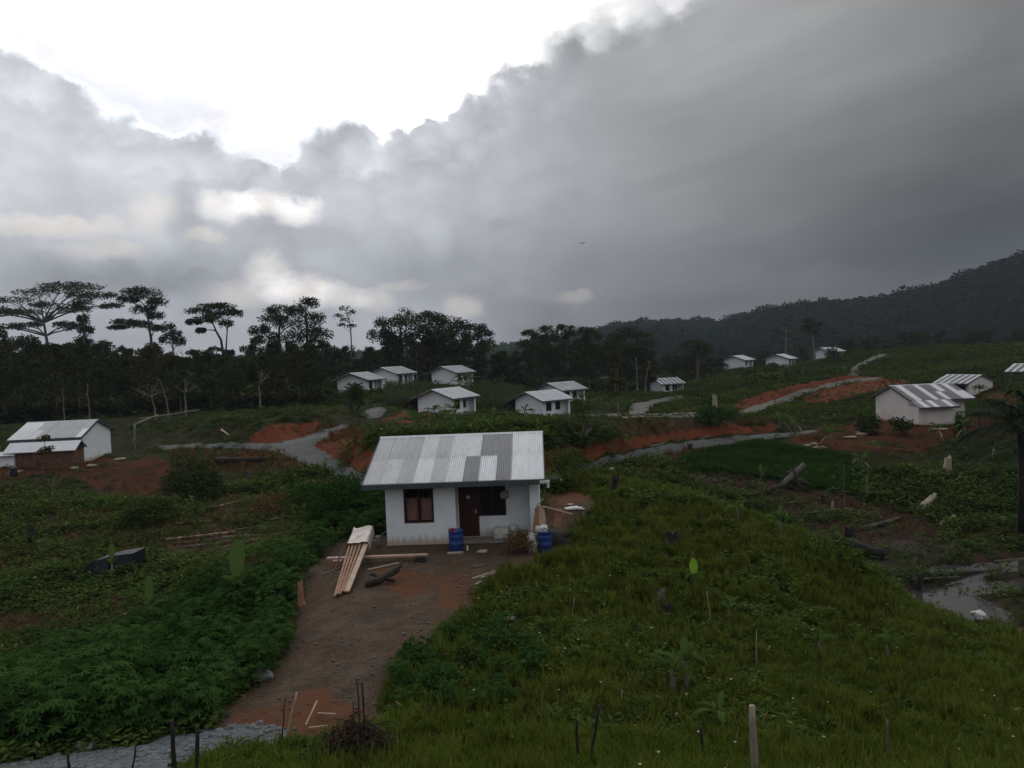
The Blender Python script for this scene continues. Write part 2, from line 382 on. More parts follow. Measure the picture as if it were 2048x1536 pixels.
L = {}
L['tree'] = leafmat('dark_canopy_leaf', (.018, .028, .010), (.058, .080, .024), .15)
L['tree2'] = leafmat('olive_canopy_leaf', (.022, .028, .010), (.062, .072, .022), .15)
L['tree3'] = leafmat('brown_canopy_leaf', (.034, .028, .012), (.080, .062, .024), .15)
L['weed'] = leafmat('weed_leaf', (.024, .044, .011), (.070, .108, .027), .25, c3=(.17, .15, .055))
L['cassava'] = leafmat('cassava_leaf', (.016, .040, .010), (.048, .100, .026), .25)
L['grass'] = leafmat('olive_grass', (.038, .060, .009), (.118, .146, .024), .25, c3=(.20, .15, .05))
L['grassb'] = leafmat('bright_grass', (.048, .078, .010), (.110, .150, .022), .25, c3=(.20, .17, .05))
L['grassd'] = leafmat('deep_green_grass', (.018, .046, .009), (.044, .092, .018), .25)
L['dry'] = leafmat('dry_brown_grass', (.060, .036, .016), (.150, .092, .042), .15)
L['banana'] = leafmat('banana_leaf', (.034, .070, .015), (.085, .135, .038), .3, rough=.4, c3=(.30, .26, .14))
L['bananal'] = leafmat('lime_banana_leaf', (.16, .30, .03), (.19, .34, .04), .4, rough=.4)
L['palm'] = leafmat('palm_leaflet', (.018, .030, .018), (.045, .062, .040), .15, rough=.5)
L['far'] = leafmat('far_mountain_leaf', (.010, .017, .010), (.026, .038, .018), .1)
L['corn'] = leafmat('corn_leaf', (.035, .055, .02), (.085, .105, .048), .2)
L['flower'] = mat('white_flower', (.7, .68, .66), (.6, .55, .55), 4, .7)

# ------------------------------------------------------------------ terrain: one sheet, height from surveyed points
ctrl = []
def cp_(px, py, D): ctrl.append(tuple(ray(px, py)*D))
def cz(px, D, z): ctrl.append(((px-1024)/F_PX*D, D, z))
def line(pts, n=5, raw=False):
    for (a, b) in zip(pts[:-1], pts[1:]):
        for k in range(n):
            t = k/n; q = [a[i]*(1-t)+b[i]*t for i in range(3)]
            (cz if raw else cp_)(*q)
    (cz if raw else cp_)(*pts[-1])
# close to the camera (hidden foot of the hill it stands on)
for px in (-1600, -800, -200, 400, 1024, 1600, 2400, 3300, 4000):
    cz(px, 2.0, -2.4); cz(px, 5.0, -3.9); cz(px, 9.0, -5.6)
for px in (-1600, -900, 3000, 3800):
    for D in (14, 22, 35, 60, 100, 170, 260): cz(px, D, -8.0-0.012*D if px < 0 else -10.0)
line([(-300, 1560, 13.0), (100, 1536, 12.8), (560, 1520, 13.3), (1024, 1536, 12.5), (1500, 1536, 12.3), (2000, 1536, 12.8), (2300, 1540, 13)], 3)
line([(-300, 1540, 14.2), (300, 1490, 14.4), (600, 1450, 15.0)], 3)
line([(1000, 1400, 15.6), (1200, 1300, 18.5)], 2); line([(1500, 1380, 16.5), (1800, 1380, 18.0), (2040, 1400, 18.2), (2400, 1400, 19)], 3)
# dirt path and pad of the main house (level)
line([(650, 17.8, -7.06), (700, 19.5, -7.15), (760, 21.5, -7.24), (850, 26.5, -7.37), (920, 29, -7.42)], 3, True)
for px in (700, 760, 850, 950, 1050, 1110):
    for D in (28.5, 31, 34, 38, 41): cz(px, D, -7.45-(.15 if px < 720 else 0))
cz(600, 28, -7.35); cz(610, 21, -7.3); cz(640, 24, -7.3); cz(580, 17.5, -7.2)
cz(640, 33, -7.9); cz(640, 38, -8.3); cz(720, 45, -8.2)
# left hollow with the cassava
line([(-300, 22, -9.0), (100, 21.5, -8.7), (300, 20.5, -8.3), (450, 21.5, -8.0)], 2, True); cz(430, 28, -8.9); cz(540, 27, -7.9); cz(200, 27, -9.4); cz(-200, 28, -9.9); cz(520, 20, -7.5); cz(350, 17.5, -7.4); cz(100, 17, -7.5)
line([(-300, 1180, 37), (100, 1150, 38), (400, 1100, 41), (560, 1060, 43)], 3)
line([(-200, 1060, 47), (250, 1050, 49), (450, 1040, 49), (600, 1010, 49)], 3)
line([(-300, 990, 62), (0, 975, 63), (100, 985, 63), (200, 992, 63), (250, 992, 64), (330, 985, 66), (345, 960, 68)], 2)
line([(-300, 925, 78), (0, 925, 78), (100, 928, 78), (170, 926, 78), (250, 918, 77), (330, 917, 76)], 3)
line([(-200, 905, 88), (100, 900, 90), (220, 898, 88)], 2)
cp_(420, 950, 70); cp_(500, 960, 66); cp_(560, 930, 66); cp_(620, 965, 55); cp_(560, 990, 54)
# middle road behind the main house
road_mid_c = [(860, 49, -7.95), (720, 50.6, -8.0), (680, 57, -8.1), (620, 66, -8.2), (580, 72, -8.3), (540, 78.6, -8.4), (470, 82, -8.5), (400, 84, -8.6), (300, 86, -8.8)]
line(road_mid_c, 4, True)
line([(560, 80, -8.3), (600, 84, -8.2), (640, 87.5, -8.0), (690, 93, -7.6), (730, 100, -7.4), (770, 107, -7.4)], 4, True)
line([(500, 84.5, -7.3), (540, 84, -6.75), (590, 87, -6.7), (630, 90, -6.9), (680, 97, -7.0)], 4, True)      # top of the bank by the junction
line([(430, 829, 96), (550, 822, 97), (650, 818, 100)], 3); cp_(420, 848, 92)
cp_(350, 862, 98); cp_(100, 870, 100); cp_(-200, 880, 100); cp_(400, 838, 112); cp_(200, 842, 115); cp_(0, 848, 120)
line([(300, 806, 150), (600, 800, 150)], 2)
line([(860, 52, -6.95), (800, 53, -6.9), (740, 54.5, -6.75), (700, 61, -6.9), (650, 69, -7.1), (620, 76, -7.4)], 4, True)      # bank above the road
line([(740, 70, -7.3), (850, 72, -7.4), (950, 72, -7.5)], 2, True); line([(740, 85, -7.3), (860, 100, -8.3), (820, 100, -7.8)], 2, True)
for px, py, D in ((700, 785, 147), (800, 775, 155), (905, 829, 119), (860, 829, 117), (950, 827, 121), (1095, 832, 126), (1060, 834, 124), (1145, 808, 146), (910, 768, 165), (1335, 788, 200), (1480, 738, 230), (1558, 735, 225), (1672, 720, 250)):
    cp_(px, py, D)
cp_(760, 825, 107); cp_(1200, 832, 122); cp_(1300, 826, 128); cp_(1000, 840, 110); cp_(1200, 803, 150); cp_(1290, 812, 150); cp_(1200, 782, 195); cp_(1100, 782, 195); cp_(1000, 775, 190); cp_(860, 770, 178)
# bank and road to the right of the main house
line([(860, 52, -6.95), (960, 52.5, -6.8), (1050, 53, -6.7), (1100, 54, -6.6), (1180, 59, -6.8), (1250, 63.8, -7.0), (1400, 77, -7.8), (1480, 82, -8.2), (1560, 86, -8.6)], 5, True)
line([(960, 49.5, -7.95), (1100, 51.6, -8.0), (1180, 57, -8.1), (1250, 61, -8.2), (1400, 73.5, -8.8), (1480, 78.5, -9.1), (1560, 83, -9.35), (1640, 87, -9.6)], 5, True)
cz(1250, 90, -8.4); cz(1100, 80, -7.6); cz(1400, 100, -9.5)
# hill with the three far houses and the upper road
line([(1480, 812, 112), (1540, 808, 125), (1600, 787, 142), (1650, 771, 160), (1700, 761, 170), (1750, 757, 176)], 4)
line([(1480, 798, 122), (1540, 784, 133), (1620, 763, 152), (1690, 750, 172)], 4)
line([(1640, 803, 128), (1700, 790, 138), (1760, 772, 150), (1800, 765, 155)], 3)
line([(1700, 748, 185), (1725, 727, 215), (1760, 712, 235)], 3)
cp_(1450, 802, 160); cp_(1500, 760, 190); cp_(1420, 775, 190); cp_(1600, 745, 212); cp_(1380, 760, 212)
cp_(1850, 694, 255); cp_(1920, 692, 260); cp_(2040, 692, 265); cp_(2200, 685, 265); cp_(1780, 703, 250); cp_(1850, 730, 190); cp_(1950, 735, 170); cp_(2030, 755, 148); cp_(1700, 707, 262)
cp_(1958, 792, 142); cp_(1990, 808, 108); cp_(1860, 770, 150)
# pad of the house on the right and slope below it
for px, D in ((1600, 76), (1680, 78), (1760, 80), (1840, 80), (1920, 80), (1960, 84), (1760, 90), (1850, 92), (1950, 92), (1700, 86)): cz(px, D, -9.25)
line([(1590, 884, 73), (1700, 892, 70), (1800, 893, 70), (1900, 884, 72), (1980, 880, 74)], 2)
cp_(2050, 870, 72); cp_(2200, 860, 72); cz(1640, 95, -9.7)
cp_(1700, 940, 62); cp_(1800, 940, 62); cp_(1900, 940, 62); cp_(2040, 940, 62); cp_(1900, 985, 55.5); cp_(2000, 990, 55.5); cp_(1800, 985, 56)
cp_(1600, 925, 67); cp_(1450, 912, 67.5); cp_(1380, 925, 62); cp_(1500, 962, 60); cp_(1600, 965, 59); cp_(1520, 888, 74)
cp_(1500, 988, 57); cp_(1400, 948, 59); cp_(1600, 1010, 53.5); cp_(1650, 1040, 49.5); cp_(1750, 1060, 46.5); cp_(1850, 1005, 54); cp_(1300, 925, 57); cp_(1300, 945, 53.5)
cp_(2000, 1050, 47.5); cp_(1880, 1070, 45.5); cp_(2200, 1050, 48)
# the wet ground: nearly level
for px, D in ((1800, 42), (1900, 43), (2000, 43), (2150, 43), (1850, 39.5), (1950, 40), (2050, 40), (2200, 40), (1850, 37), (1950, 37), (2050, 37), (2150, 37), (1880, 34.8), (1960, 34.5), (2060, 34.5), (1950, 33), (2050, 33), (2200, 33)):
    cz(px, D, -11.62)
# the grassy knoll: crest, then the hidden far side
line([(1100, 955, 42), (1180, 962, 41.5), (1250, 968, 41), (1340, 985, 39), (1420, 1004, 37), (1500, 1036, 34.5), (1600, 1072, 32), (1700, 1120, 30.0), (1770, 1165, 28.8), (1830, 1215, 27.5), (1900, 1250, 26.8), (2040, 1280, 26.3), (2250, 1300, 26)], 3)
line([(1250, 48, -8.6), (1340, 46, -8.9), (1420, 44, -9.3), (1500, 41, -9.8), (1600, 38, -10.3), (1700, 35.5, -10.9), (1770, 33.0, -11.2), (1830, 31, -11.3), (1900, 30, -11.3), (2040, 29.5, -11.3), (2250, 29.5, -11.3)], 3, True)
cz(1180, 48, -8.0); cz(1600, 44, -11.2); cz(1700, 40, -11.5); cz(1500, 48, -10.7)
cp_(1100, 1005, 35.5); cp_(1250, 1100, 28); cp_(1400, 1200, 22.8); cp_(1600, 1200, 25); cp_(1700, 1300, 21.5); cp_(1900, 1330, 21.5); cp_(1150, 1100, 28); cp_(1400, 1080, 30)
# far edge drops to the valley floor
for px in (-1600, -600, -200, 200, 600, 1000, 1300, 1500, 1800, 2100, 2600, 3600): cz(px, 340, -17 if px > 1400 else -13)
for px in (-600, 200, 1000, 1400): cz(px, 240, -9.5 if px < 900 else -12.5)

T0, T1, L0, L1, NT, NL = -1.55, 1.55, math.log(2.0), math.log(420.0), 760, 640
cpt = np.array(ctrl)
kx = cpt[:, 0]/cpt[:, 1]*2.2; ky = np.log(cpt[:, 1])*2.0
def solve_rbf():
    A = np.sqrt((kx[:, None]-kx[None])**2+(ky[:, None]-ky[None])**2+1e-5)
    n = len(kx); B = np.zeros((n+3, n+3)); B[:n, :n] = A - np.eye(n)*0.004; Pm = np.stack([np.ones(n), kx, ky], 1); B[:n, n:] = Pm; B[n:, :n] = Pm.T
    return np.linalg.solve(B, np.concatenate([cpt[:, 2], np.zeros(3)]))
w_ = solve_rbf()
ts = np.linspace(T0, T1, NT); ls = np.linspace(L0, L1, NL)
GT, GL = np.meshgrid(ts, ls)                                # rows: distance, columns: direction
Zg = np.empty(GT.shape)
for i in range(0, NL, 32):
    a = GT[i:i+32].ravel()*2.2; b = GL[i:i+32].ravel()*2.0
    r = np.sqrt((a[:, None]-kx[None])**2+(b[:, None]-ky[None])**2+1e-5)
    Zg[i:i+32] = (r@w_[:-3]+w_[-3]+w_[-2]*a+w_[-1]*b).reshape(-1, NT)
YG = np.exp(GL); XG = GT*YG
def blur(a, n=1):
    for _ in range(n):
        a = np.pad(a, 1, mode='edge'); a = (a[:-2, 1:-1]+2*a[1:-1, 1:-1]+a[2:, 1:-1])/4
        a = np.pad(a, ((0, 0), (1, 1)), mode='edge'); a = (a[:, :-2]+2*a[:, 1:-1]+a[:, 2:])/4
    return a
Zg = blur(Zg, 3)
PXG, PYG = proj(XG, YG, Zg)

# ground zones, outlined where they lie on the terrain
Z_ROADN = [(-400, 1570), (-100, 1540), (0, 1530), (104, 1509), (182, 1499), (286, 1486), (390, 1461), (470, 1450), (533, 1446), (568, 1450), (576, 1474), (552, 1500), (533, 1502), (442, 1512), (385, 1529), (340, 1560), (200, 1640), (-400, 1700)]
Z_PATH = [(250, 1510), (390, 1466), (430, 1435), (520, 1375), (560, 1315), (596, 1262), (600, 1205), (590, 1150), (640, 1122), (650, 1098), (700, 1075), (760, 1068), (1080, 1060), (1100, 1010), (1090, 985), (1180, 985), (1190, 1012), (1150, 1050), (1135, 1105),
          (1070, 1130), (1000, 1155), (950, 1190), (900, 1250), (850, 1295), (800, 1330), (765, 1380), (745, 1420), (800, 1440), (760, 1465), (690, 1500), (610, 1480), (560, 1470), (500, 1465)]
Z_PATHRED = [[(540, 1400), (640, 1385), (740, 1400), (745, 1440), (680, 1480), (600, 1470), (520, 1440)], [(880, 1160), (960, 1150), (950, 1200), (880, 1210)], [(745, 1150), (800, 1128), (865, 1150), (845, 1195), (790, 1205)], [(790, 1420), (860, 1405), (840, 1445), (790, 1450)],
             [(205, 1480), (260, 1470), (250, 1500), (205, 1500)], [(30, 1500), (95, 1498), (90, 1520), (30, 1524)], [(430, 1435), (560, 1400), (540, 1440), (400, 1465)], [(1090, 985), (1190, 985), (1180, 1005), (1090, 1010)]]
Z_PEBBLE = [(900, 1160), (985, 1140), (1000, 1120), (1010, 1150), (960, 1195), (925, 1215)]
Z_RED = [[(-400, 930), (0, 928), (150, 917), (230, 915), (330, 917), (352, 950), (335, 992), (270, 1005), (210, 995), (170, 960), (90, 950), (0, 962), (-400, 962)],
         [(495, 872), (540, 850), (590, 842), (650, 843), (668, 852), (600, 880), (545, 887), (500, 886)],
         [(600, 888), (640, 868), (690, 856), (715, 868), (745, 905), (860, 905), (860, 990), (745, 975), (738, 955), (690, 925), (640, 902)],
         [(960, 905), (1100, 902), (1200, 884), (1300, 868), (1400, 853), (1480, 850), (1565, 848), (1565, 862), (1480, 868), (1400, 872), (1300, 888), (1200, 912), (1100, 944), (960, 960)],
         [(1465, 812), (1475, 800), (1540, 781), (1620, 762), (1700, 750), (1765, 754), (1770, 760), (1700, 763), (1620, 778), (1545, 801), (1495, 820)],
         [(1600, 800), (1640, 782), (1690, 768), (1760, 758), (1830, 760), (1800, 772), (1700, 796), (1640, 806)],
         [(600, 962), (650, 952), (712, 968), (715, 990), (650, 982)], [(470, 906), (520, 900), (545, 912), (500, 922)],
         [(1580, 880), (1610, 862), (1650, 852), (1740, 842), (2000, 838), (2010, 810), (1990, 780), (2040, 790), (2060, 850), (1990, 878), (1950, 872), (1890, 884), (1850, 900), (1760, 908), (1680, 900), (1620, 897)],
         [(1900, 800), (1900, 765), (1990, 770), (2010, 800)], [(760, 838), (840, 815), (870, 835), (800, 850)]]
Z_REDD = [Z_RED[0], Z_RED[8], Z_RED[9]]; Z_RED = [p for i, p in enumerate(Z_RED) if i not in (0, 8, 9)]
Z_ROADM = [[(290, 898), (340, 891), (450, 885), (540, 887), (600, 878), (640, 862), (692, 848), (700, 852), (645, 878), (622, 892), (680, 922), (745, 962), (860, 962), (860, 1000), (745, 983), (700, 966), (600, 922), (545, 900), (450, 893), (340, 898)],
           [(960, 975), (1100, 950), (1200, 919), (1300, 896), (1400, 880), (1500, 871), (1600, 863), (1640, 862), (1600, 872), (1500, 883), (1400, 895), (1300, 911), (1200, 934), (1100, 966), (960, 995)],
           [(722, 828), (740, 817), (764, 815), (776, 821), (762, 832), (738, 837)]]
Z_ROADU = [[(1470, 824), (1500, 815), (1545, 801), (1600, 782), (1650, 768), (1700, 759), (1750, 755), (1770, 758), (1700, 765), (1650, 776), (1600, 792), (1545, 812), (1490, 834)],
           [(1695, 752), (1700, 738), (1725, 722), (1765, 709), (1778, 713), (1735, 729), (1715, 744), (1720, 752)],
           [(1255, 833), (1262, 808), (1300, 801), (1362, 792), (1372, 797), (1305, 812), (1290, 833)], [(1130, 829), (1260, 829), (1400, 826), (1400, 833), (1250, 836), (1130, 836)]]
Z_MUD = [(1340, 938), (1500, 952), (1600, 972), (1700, 990), (1800, 1022), (1890, 1050), (1880, 1090), (1760, 1100), (1660, 1075), (1580, 1045), (1480, 1005), (1380, 975)]
Z_WET = [(1700, 1090), (1850, 1075), (2300, 1070), (2300, 1265), (2000, 1262), (1880, 1245), (1800, 1185)]
Z_POND = [[(1812, 1182), (1850, 1166), (1905, 1176), (1960, 1196), (2022, 1226), (2010, 1250), (1960, 1248), (1900, 1232), (1850, 1208)], [(1885, 1166), (1950, 1152), (1985, 1160), (2075, 1152), (2200, 1155), (2200, 1180), (2050, 1176), (1980, 1180), (1920, 1178)],
          [(1830, 1140), (1880, 1130), (1960, 1128), (2040, 1116), (2200, 1110), (2200, 1135), (1990, 1142), (1900, 1148)]]
Z_DEBRIS = [(330, 1000), (520, 985), (640, 1000), (650, 1060), (560, 1075), (480, 1110), (330, 1110), (230, 1110), (240, 1060)]
Z_BROWN = [[(-300, 1010), (60, 985), (160, 1010), (330, 1050), (560, 990), (620, 1010), (560, 1090), (430, 1125), (300, 1115), (150, 1135), (-300, 1120)], [(590, 1190), (660, 1165), (690, 1230), (640, 1300), (560, 1330), (585, 1260)], [(330, 905), (600, 900), (620, 935), (500, 950), (350, 935)], [(480, 1130), (560, 1100), (600, 1130), (500, 1150)], [(100, 1220), (260, 1195), (300, 1240), (120, 1310), (-300, 1340), (-300, 1260)], [(-200, 1090), (60, 1090), (90, 1150), (-200, 1160)], [(1100, 950), (1250, 915), (1400, 895), (1420, 940), (1300, 955)], [(1240, 885), (1240, 845), (1560, 838), (1560, 850), (1400, 858)],
           [(620, 850), (720, 850), (740, 900), (640, 880)], [(1620, 1000), (1900, 1010), (2100, 1030), (2100, 1080), (1800, 1080)]]
def zone_mask(polys, PX, PY, X, Y, wob=1.0):
    """inside any outline, the outline frayed by noise that is fixed to the ground"""
    amp = np.clip(220.0/np.maximum(Y, 8), 1.5, 16)*wob
    qx = PX+(fbm(X*1.1, Y*1.1, 3, 5)-.5)*2*amp*1.3; qy = PY+(fbm(X*1.1+40, Y*1.1, 3, 6)-.5)*2*amp*.8
    r = np.zeros(PX.shape, bool)
    for p in polys: r |= inpoly(qx, qy, p)
    return r
def gmask(polys, wob=1.0, soft=0):
    m_ = zone_mask(polys, PXG, PYG, XG, YG, wob).astype(float)
    return blur(m_, soft) if soft else m_
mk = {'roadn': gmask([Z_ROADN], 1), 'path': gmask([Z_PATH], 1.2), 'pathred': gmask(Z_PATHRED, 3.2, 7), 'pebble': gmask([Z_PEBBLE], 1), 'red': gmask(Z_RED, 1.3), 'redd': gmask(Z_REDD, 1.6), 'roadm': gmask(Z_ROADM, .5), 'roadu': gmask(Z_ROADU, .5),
      'mud': gmask([Z_MUD], 1), 'wet': gmask([Z_WET], 1), 'pond': gmask(Z_POND, .9), 'debris': gmask([Z_DEBRIS], 1), 'brown': gmask(Z_BROWN, 1)}
# small relief: bumps in proportion, smooth where people walk and drive
smooth_ = blur(np.clip(mk['roadn']+mk['path']+mk['roadm']+mk['roadu']+mk['pond'], 0, 1), 2)
# only up to the far side of the path zone are the outlines meaningful there
relief = (fbm(XG*.55, YG*.55, 5, 11)-.5)*np.clip(YG/60, .35, 1.3)*.55 + (fbm(XG*2.1, YG*2.1, 3, 12)-.5)*.14
flat_pad = np.exp(-(((XG+2.1)/5.0)**4+((YG-34)/6.5)**4))
relief += (fbm(XG*.06, YG*.06, 3, 15)-.5)*np.clip((YG-100)/100, 0, 1)*2.0
Zg = Zg + relief*(1-.8*smooth_)*(1-.9*flat_pad)
gully = (np.abs(fbm(XG*.8+3, YG*.35, 4, 21)-.5)*2)                    # rain-cut furrows on the bare banks
Zg -= blur(mk['red'], 1)*(1-np.clip(gully*5, 0, 1))*.22
WATER = -11.72
wetb = blur(mk['wet'], 4); Zg = Zg*(1-wetb)+wetb*(np.maximum(Zg, -11.66+.10*fbm(XG, YG, 3, 8)))
Zg -= blur(mk['pond'], 2)*.58*wetb
def ground_z(X, Y):
    X = np.asarray(X, float); Y = np.maximum(np.asarray(Y, float), 2.01)
    a = np.clip((X/Y-T0)/(T1-T0)*(NT-1), 0, NT-1.001); b = np.clip((np.log(Y)-L0)/(L1-L0)*(NL-1), 0, NL-1.001)
    i = b.astype(int); j = a.astype(int); fb = b-i; fa = a-j
    return (Zg[i, j]*(1-fa)+Zg[i, j+1]*fa)*(1-fb)+(Zg[i+1, j]*(1-fa)+Zg[i+1, j+1]*fa)*fb
def gm(name, X, Y):
    X = np.asarray(X, float); Y = np.asarray(Y, float)
    a = np.clip(np.rint((X/Y-T0)/(T1-T0)*(NT-1)), 0, NT-1).astype(int); b = np.clip(np.rint((np.log(Y)-L0)/(L1-L0)*(NL-1)), 0, NL-1).astype(int)
    return mk[name][b, a]
def gz(x, y): return float(ground_z(x, y))
_D = np.exp(np.linspace(math.log(8), math.log(400), 3000))
def hit(px, py, dmin=8.0):
    """where the line of sight through this point first meets the ground"""
    d = ray(px, py); X = d[0]*_D; Z = d[2]*_D; below = (Z < ground_z(X, _D)) & (_D >= dmin)
    k = int(np.argmax(below)) if below.any() else len(_D)-1
    return np.array([X[k], _D[k], gz(X[k], _D[k])])
def at(px, D):
    x = ray(px, 700)[0]*D; 
    for _ in range(4):
        z = gz(x, D); q = proj(x, D, z)[0]; x += (px-q)/F_PX*D
    return np.array([x, D, gz(x, D)])

# terrain surface material: soil, red clay, leaf litter, mud; fine texture from noise
m, g, b = mat_new('ground_soil')
at_ = g.node('ShaderNodeAttribute', attribute_name='zone'); sz = g.node('ShaderNodeSeparateColor'); g.link(at_.outputs['Color'], sz.inputs[0])
at2 = g.node('ShaderNodeAttribute', attribute_name='zone_b'); sz2 = g.node('ShaderNodeSeparateColor'); g.link(at2.outputs['Color'], sz2.inputs[0])
oc = g.node('ShaderNodeTexCoord').outputs['Object']
nA = g.noise(oc, .35, 6, .6); nB = g.noise(oc, 2.2, 6, .65); nC = g.noise(oc, 14.0, 4, .6)
col = g.mix(g.sm(nA, .35, .65), (.016, .022, .007), (.028, .026, .010))
col = g.mix(g.mul(g.sm(nB, .5, .75), .6), col, (.038, .024, .012))
dirt = g.mix(g.sm(nA, .3, .7), (.098, .062, .038), (.066, .048, .036)); nD = g.noise(oc, 1.1, 7, .7); dirt = g.mix(g.sm(nD, .42, .62), dirt, (.112, .082, .060)); dirt = g.mix(g.mul(g.sm(nC, .42, .66), .6), dirt, (.030, .025, .022))
redc = g.mix(g.sm(nB, .3, .7), (.150, .042, .020), (.085, .028, .014)); redc = g.mix(g.mul(g.sm(nA, .52, .66), .5), redc, (.045, .032, .016))
redp = g.mix(g.sm(nB, .3, .7), (.125, .055, .030), (.095, .048, .030))
mudc = g.mix(g.sm(nB, .35, .65), (.026, .016, .013), (.048, .030, .024))
brn = g.mix(g.sm(nB, .3, .7), (.050, .032, .015), (.030, .023, .011))
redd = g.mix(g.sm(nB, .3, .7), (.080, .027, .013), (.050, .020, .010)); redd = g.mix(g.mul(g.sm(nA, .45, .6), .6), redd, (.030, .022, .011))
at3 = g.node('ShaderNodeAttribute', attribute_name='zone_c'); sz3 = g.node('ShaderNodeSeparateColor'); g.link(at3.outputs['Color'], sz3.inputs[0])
def zmix(col, fac, c): return g.mix(g.sm(g.add(fac, g.mul(g.sub(nB, .5), .5)), .35, .65), col, c)
col = zmix(col, sz2.outputs[1], brn); col = zmix(col, sz2.outputs[0], mudc); col = zmix(col, sz.outputs[1], dirt)
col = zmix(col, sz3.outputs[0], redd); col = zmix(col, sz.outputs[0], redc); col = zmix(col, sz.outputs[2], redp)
g.link(col, b.inputs['Base Color']); g.link(g.sub(.95, g.mul(sz2.outputs[2], .55)), b.inputs['Roughness']); b.inputs['Specular IOR Level'].default_value = .03
bn = g.node('ShaderNodeBump'); bn.inputs['Strength'].default_value = .7; bn.inputs['Distance'].default_value = .08; g.link(g.add(nC, g.mul(nB, 1.5)), bn.inputs['Height']); g.link(bn.outputs[0], b.inputs['Normal'])
M['ground'] = m
def gravel(name, c1, c2, c3, sc):
    m, g, b = mat_new(name); t = g.node('ShaderNodeTexCoord').outputs['Object']
    v = g.node('ShaderNodeTexVoronoi'); g.link(t, v.inputs['Vector']); v.inputs['Scale'].default_value = sc
    sp_ = g.node('ShaderNodeSeparateColor'); g.link(v.outputs['Color'], sp_.inputs[0])
    col = g.mix(sp_.outputs[0], c1, c2); col = g.mix(g.sm(g.noise(t, .8, 6, .65), .45, .72), col, c3)
    g.link(col, b.inputs['Base Color']); b.inputs['Roughness'].default_value = .9
    bn = g.node('ShaderNodeBump'); bn.inputs['Strength'].default_value = .9; bn.inputs['Distance'].default_value = .04; bn.invert = True
    g.link(v.outputs['Distance'], bn.inputs['Height']); g.link(bn.outputs[0], b.inputs['Normal']); return m
M['gravel'] = gravel('crushed_blue_stone', (.035, .044, .052), (.125, .145, .165), (.05, .048, .045), 11)
M['gravel2'] = gravel('grey_gravel', (.036, .042, .042), (.060, .068, .068), (.034, .030, .025), 7)
M['gravel3'] = gravel('grey_brown_gravel', (.065, .063, .052), (.085, .082, .070), (.05, .038, .025), 5)

def grid_faces(sel=None):
    idx = np.arange(NL*NT).reshape(NL, NT)
    q = np.stack([idx[:-1, :-1], idx[:-1, 1:], idx[1:, 1:], idx[1:, :-1]], -1)
    return q.reshape(-1, 4) if sel is None else q[sel[:-1, :-1] & sel[:-1, 1:] & sel[1:, 1:] & sel[1:, :-1]]
Vt = np.stack([XG, YG, Zg], -1).reshape(-1, 3)
me = mesh_np('ground', Vt, grid_faces(), M['ground'], smooth=True)
def colattr(me, name, r, g_, b_):
    a = me.attributes.new(name, 'FLOAT_COLOR', 'POINT'); a.data.foreach_set('color', np.stack([r, g_, b_, np.ones_like(r)], -1).astype(np.float32).ravel())
sb = lambda n: blur(mk[n], 1)
colattr(me, 'zone', sb('red'), np.clip(sb('path')+sb('roadn')*.6+sb('debris')*.5, 0, 1), mk['pathred'])
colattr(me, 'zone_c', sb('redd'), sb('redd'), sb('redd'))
colattr(me, 'zone_b', np.clip(sb('mud')+sb('wet')*.8, 0, 1), np.clip(sb('brown')+sb('debris')*.6, 0, 1), sb('wet'))
ground = link_mesh('ground', me); tag(ground, kind='structure')
def drape(name, mask, mat_, lift):
    ms = blur(mask, 2); q = grid_faces(ms > .06); u, inv = np.unique(q.ravel(), return_inverse=True); V = Vt[u].copy()
    V[:, 2] += np.clip((ms.ravel()[u]-.42)*lift*5, -.3, lift)*np.clip(V[:, 1]/50, 1, 3)+(fbm(V[:, 0]*3, V[:, 1]*3, 2, 31)-.5)*.03
    return tag(link_mesh(name, mesh_np(name, V, inv.reshape(-1, 4), mat_, smooth=True)), kind='structure')
drape('gravel_road', mk['roadn'], M['gravel'], .035)
drape('village_road', mk['roadm'], M['gravel2'], .04)
drape('hill_road', mk['roadu'], M['gravel3'], .05)
# pond water
wm, g, b = mat_new('pond_water'); b.inputs['Base Color'].default_value = (.050, .046, .042, 1); b.inputs['Roughness'].default_value = .07; b.inputs['Specular IOR Level'].default_value = .5
t_ = g.node('ShaderNodeTexCoord').outputs['Object']; bn = g.node('ShaderNodeBump'); bn.inputs['Strength'].default_value = .06; g.link(g.noise(t_, 3, 3), bn.inputs['Height']); g.link(bn.outputs[0], b.inputs['Normal'])
xw = [(13, 31), (40, 31), (46, 46), (16, 46)]
w = MB(); w.poly([(x, y, WATER) for x, y in xw]); tag(w.build('water', wm), kind='structure')
# far ground beyond the village
w = MB(); n_ = 48
ring = [(420*1.0, 0)]
o_ = []
for k in range(n_):
    a = 2*math.pi*k/n_; o_.append((math.cos(a), math.sin(a)))
far = []
for r_, z_ in ((300, -24), (700, -30), (1300, -40), (2200, -60)):
    far.append([(r_*c, r_*s+0, z_) for c, s in o_])
for i in range(3):
    for k in range(n_):
        j = (k+1) % n_; w.poly([far[i][k], far[i][j], far[i+1][j], far[i+1][k]])
w.poly(far[0])
tag(w.build('terrain', mat('valley_floor', (.02, .028, .016), (.03, .035, .02), .01, .95)), kind='structure')

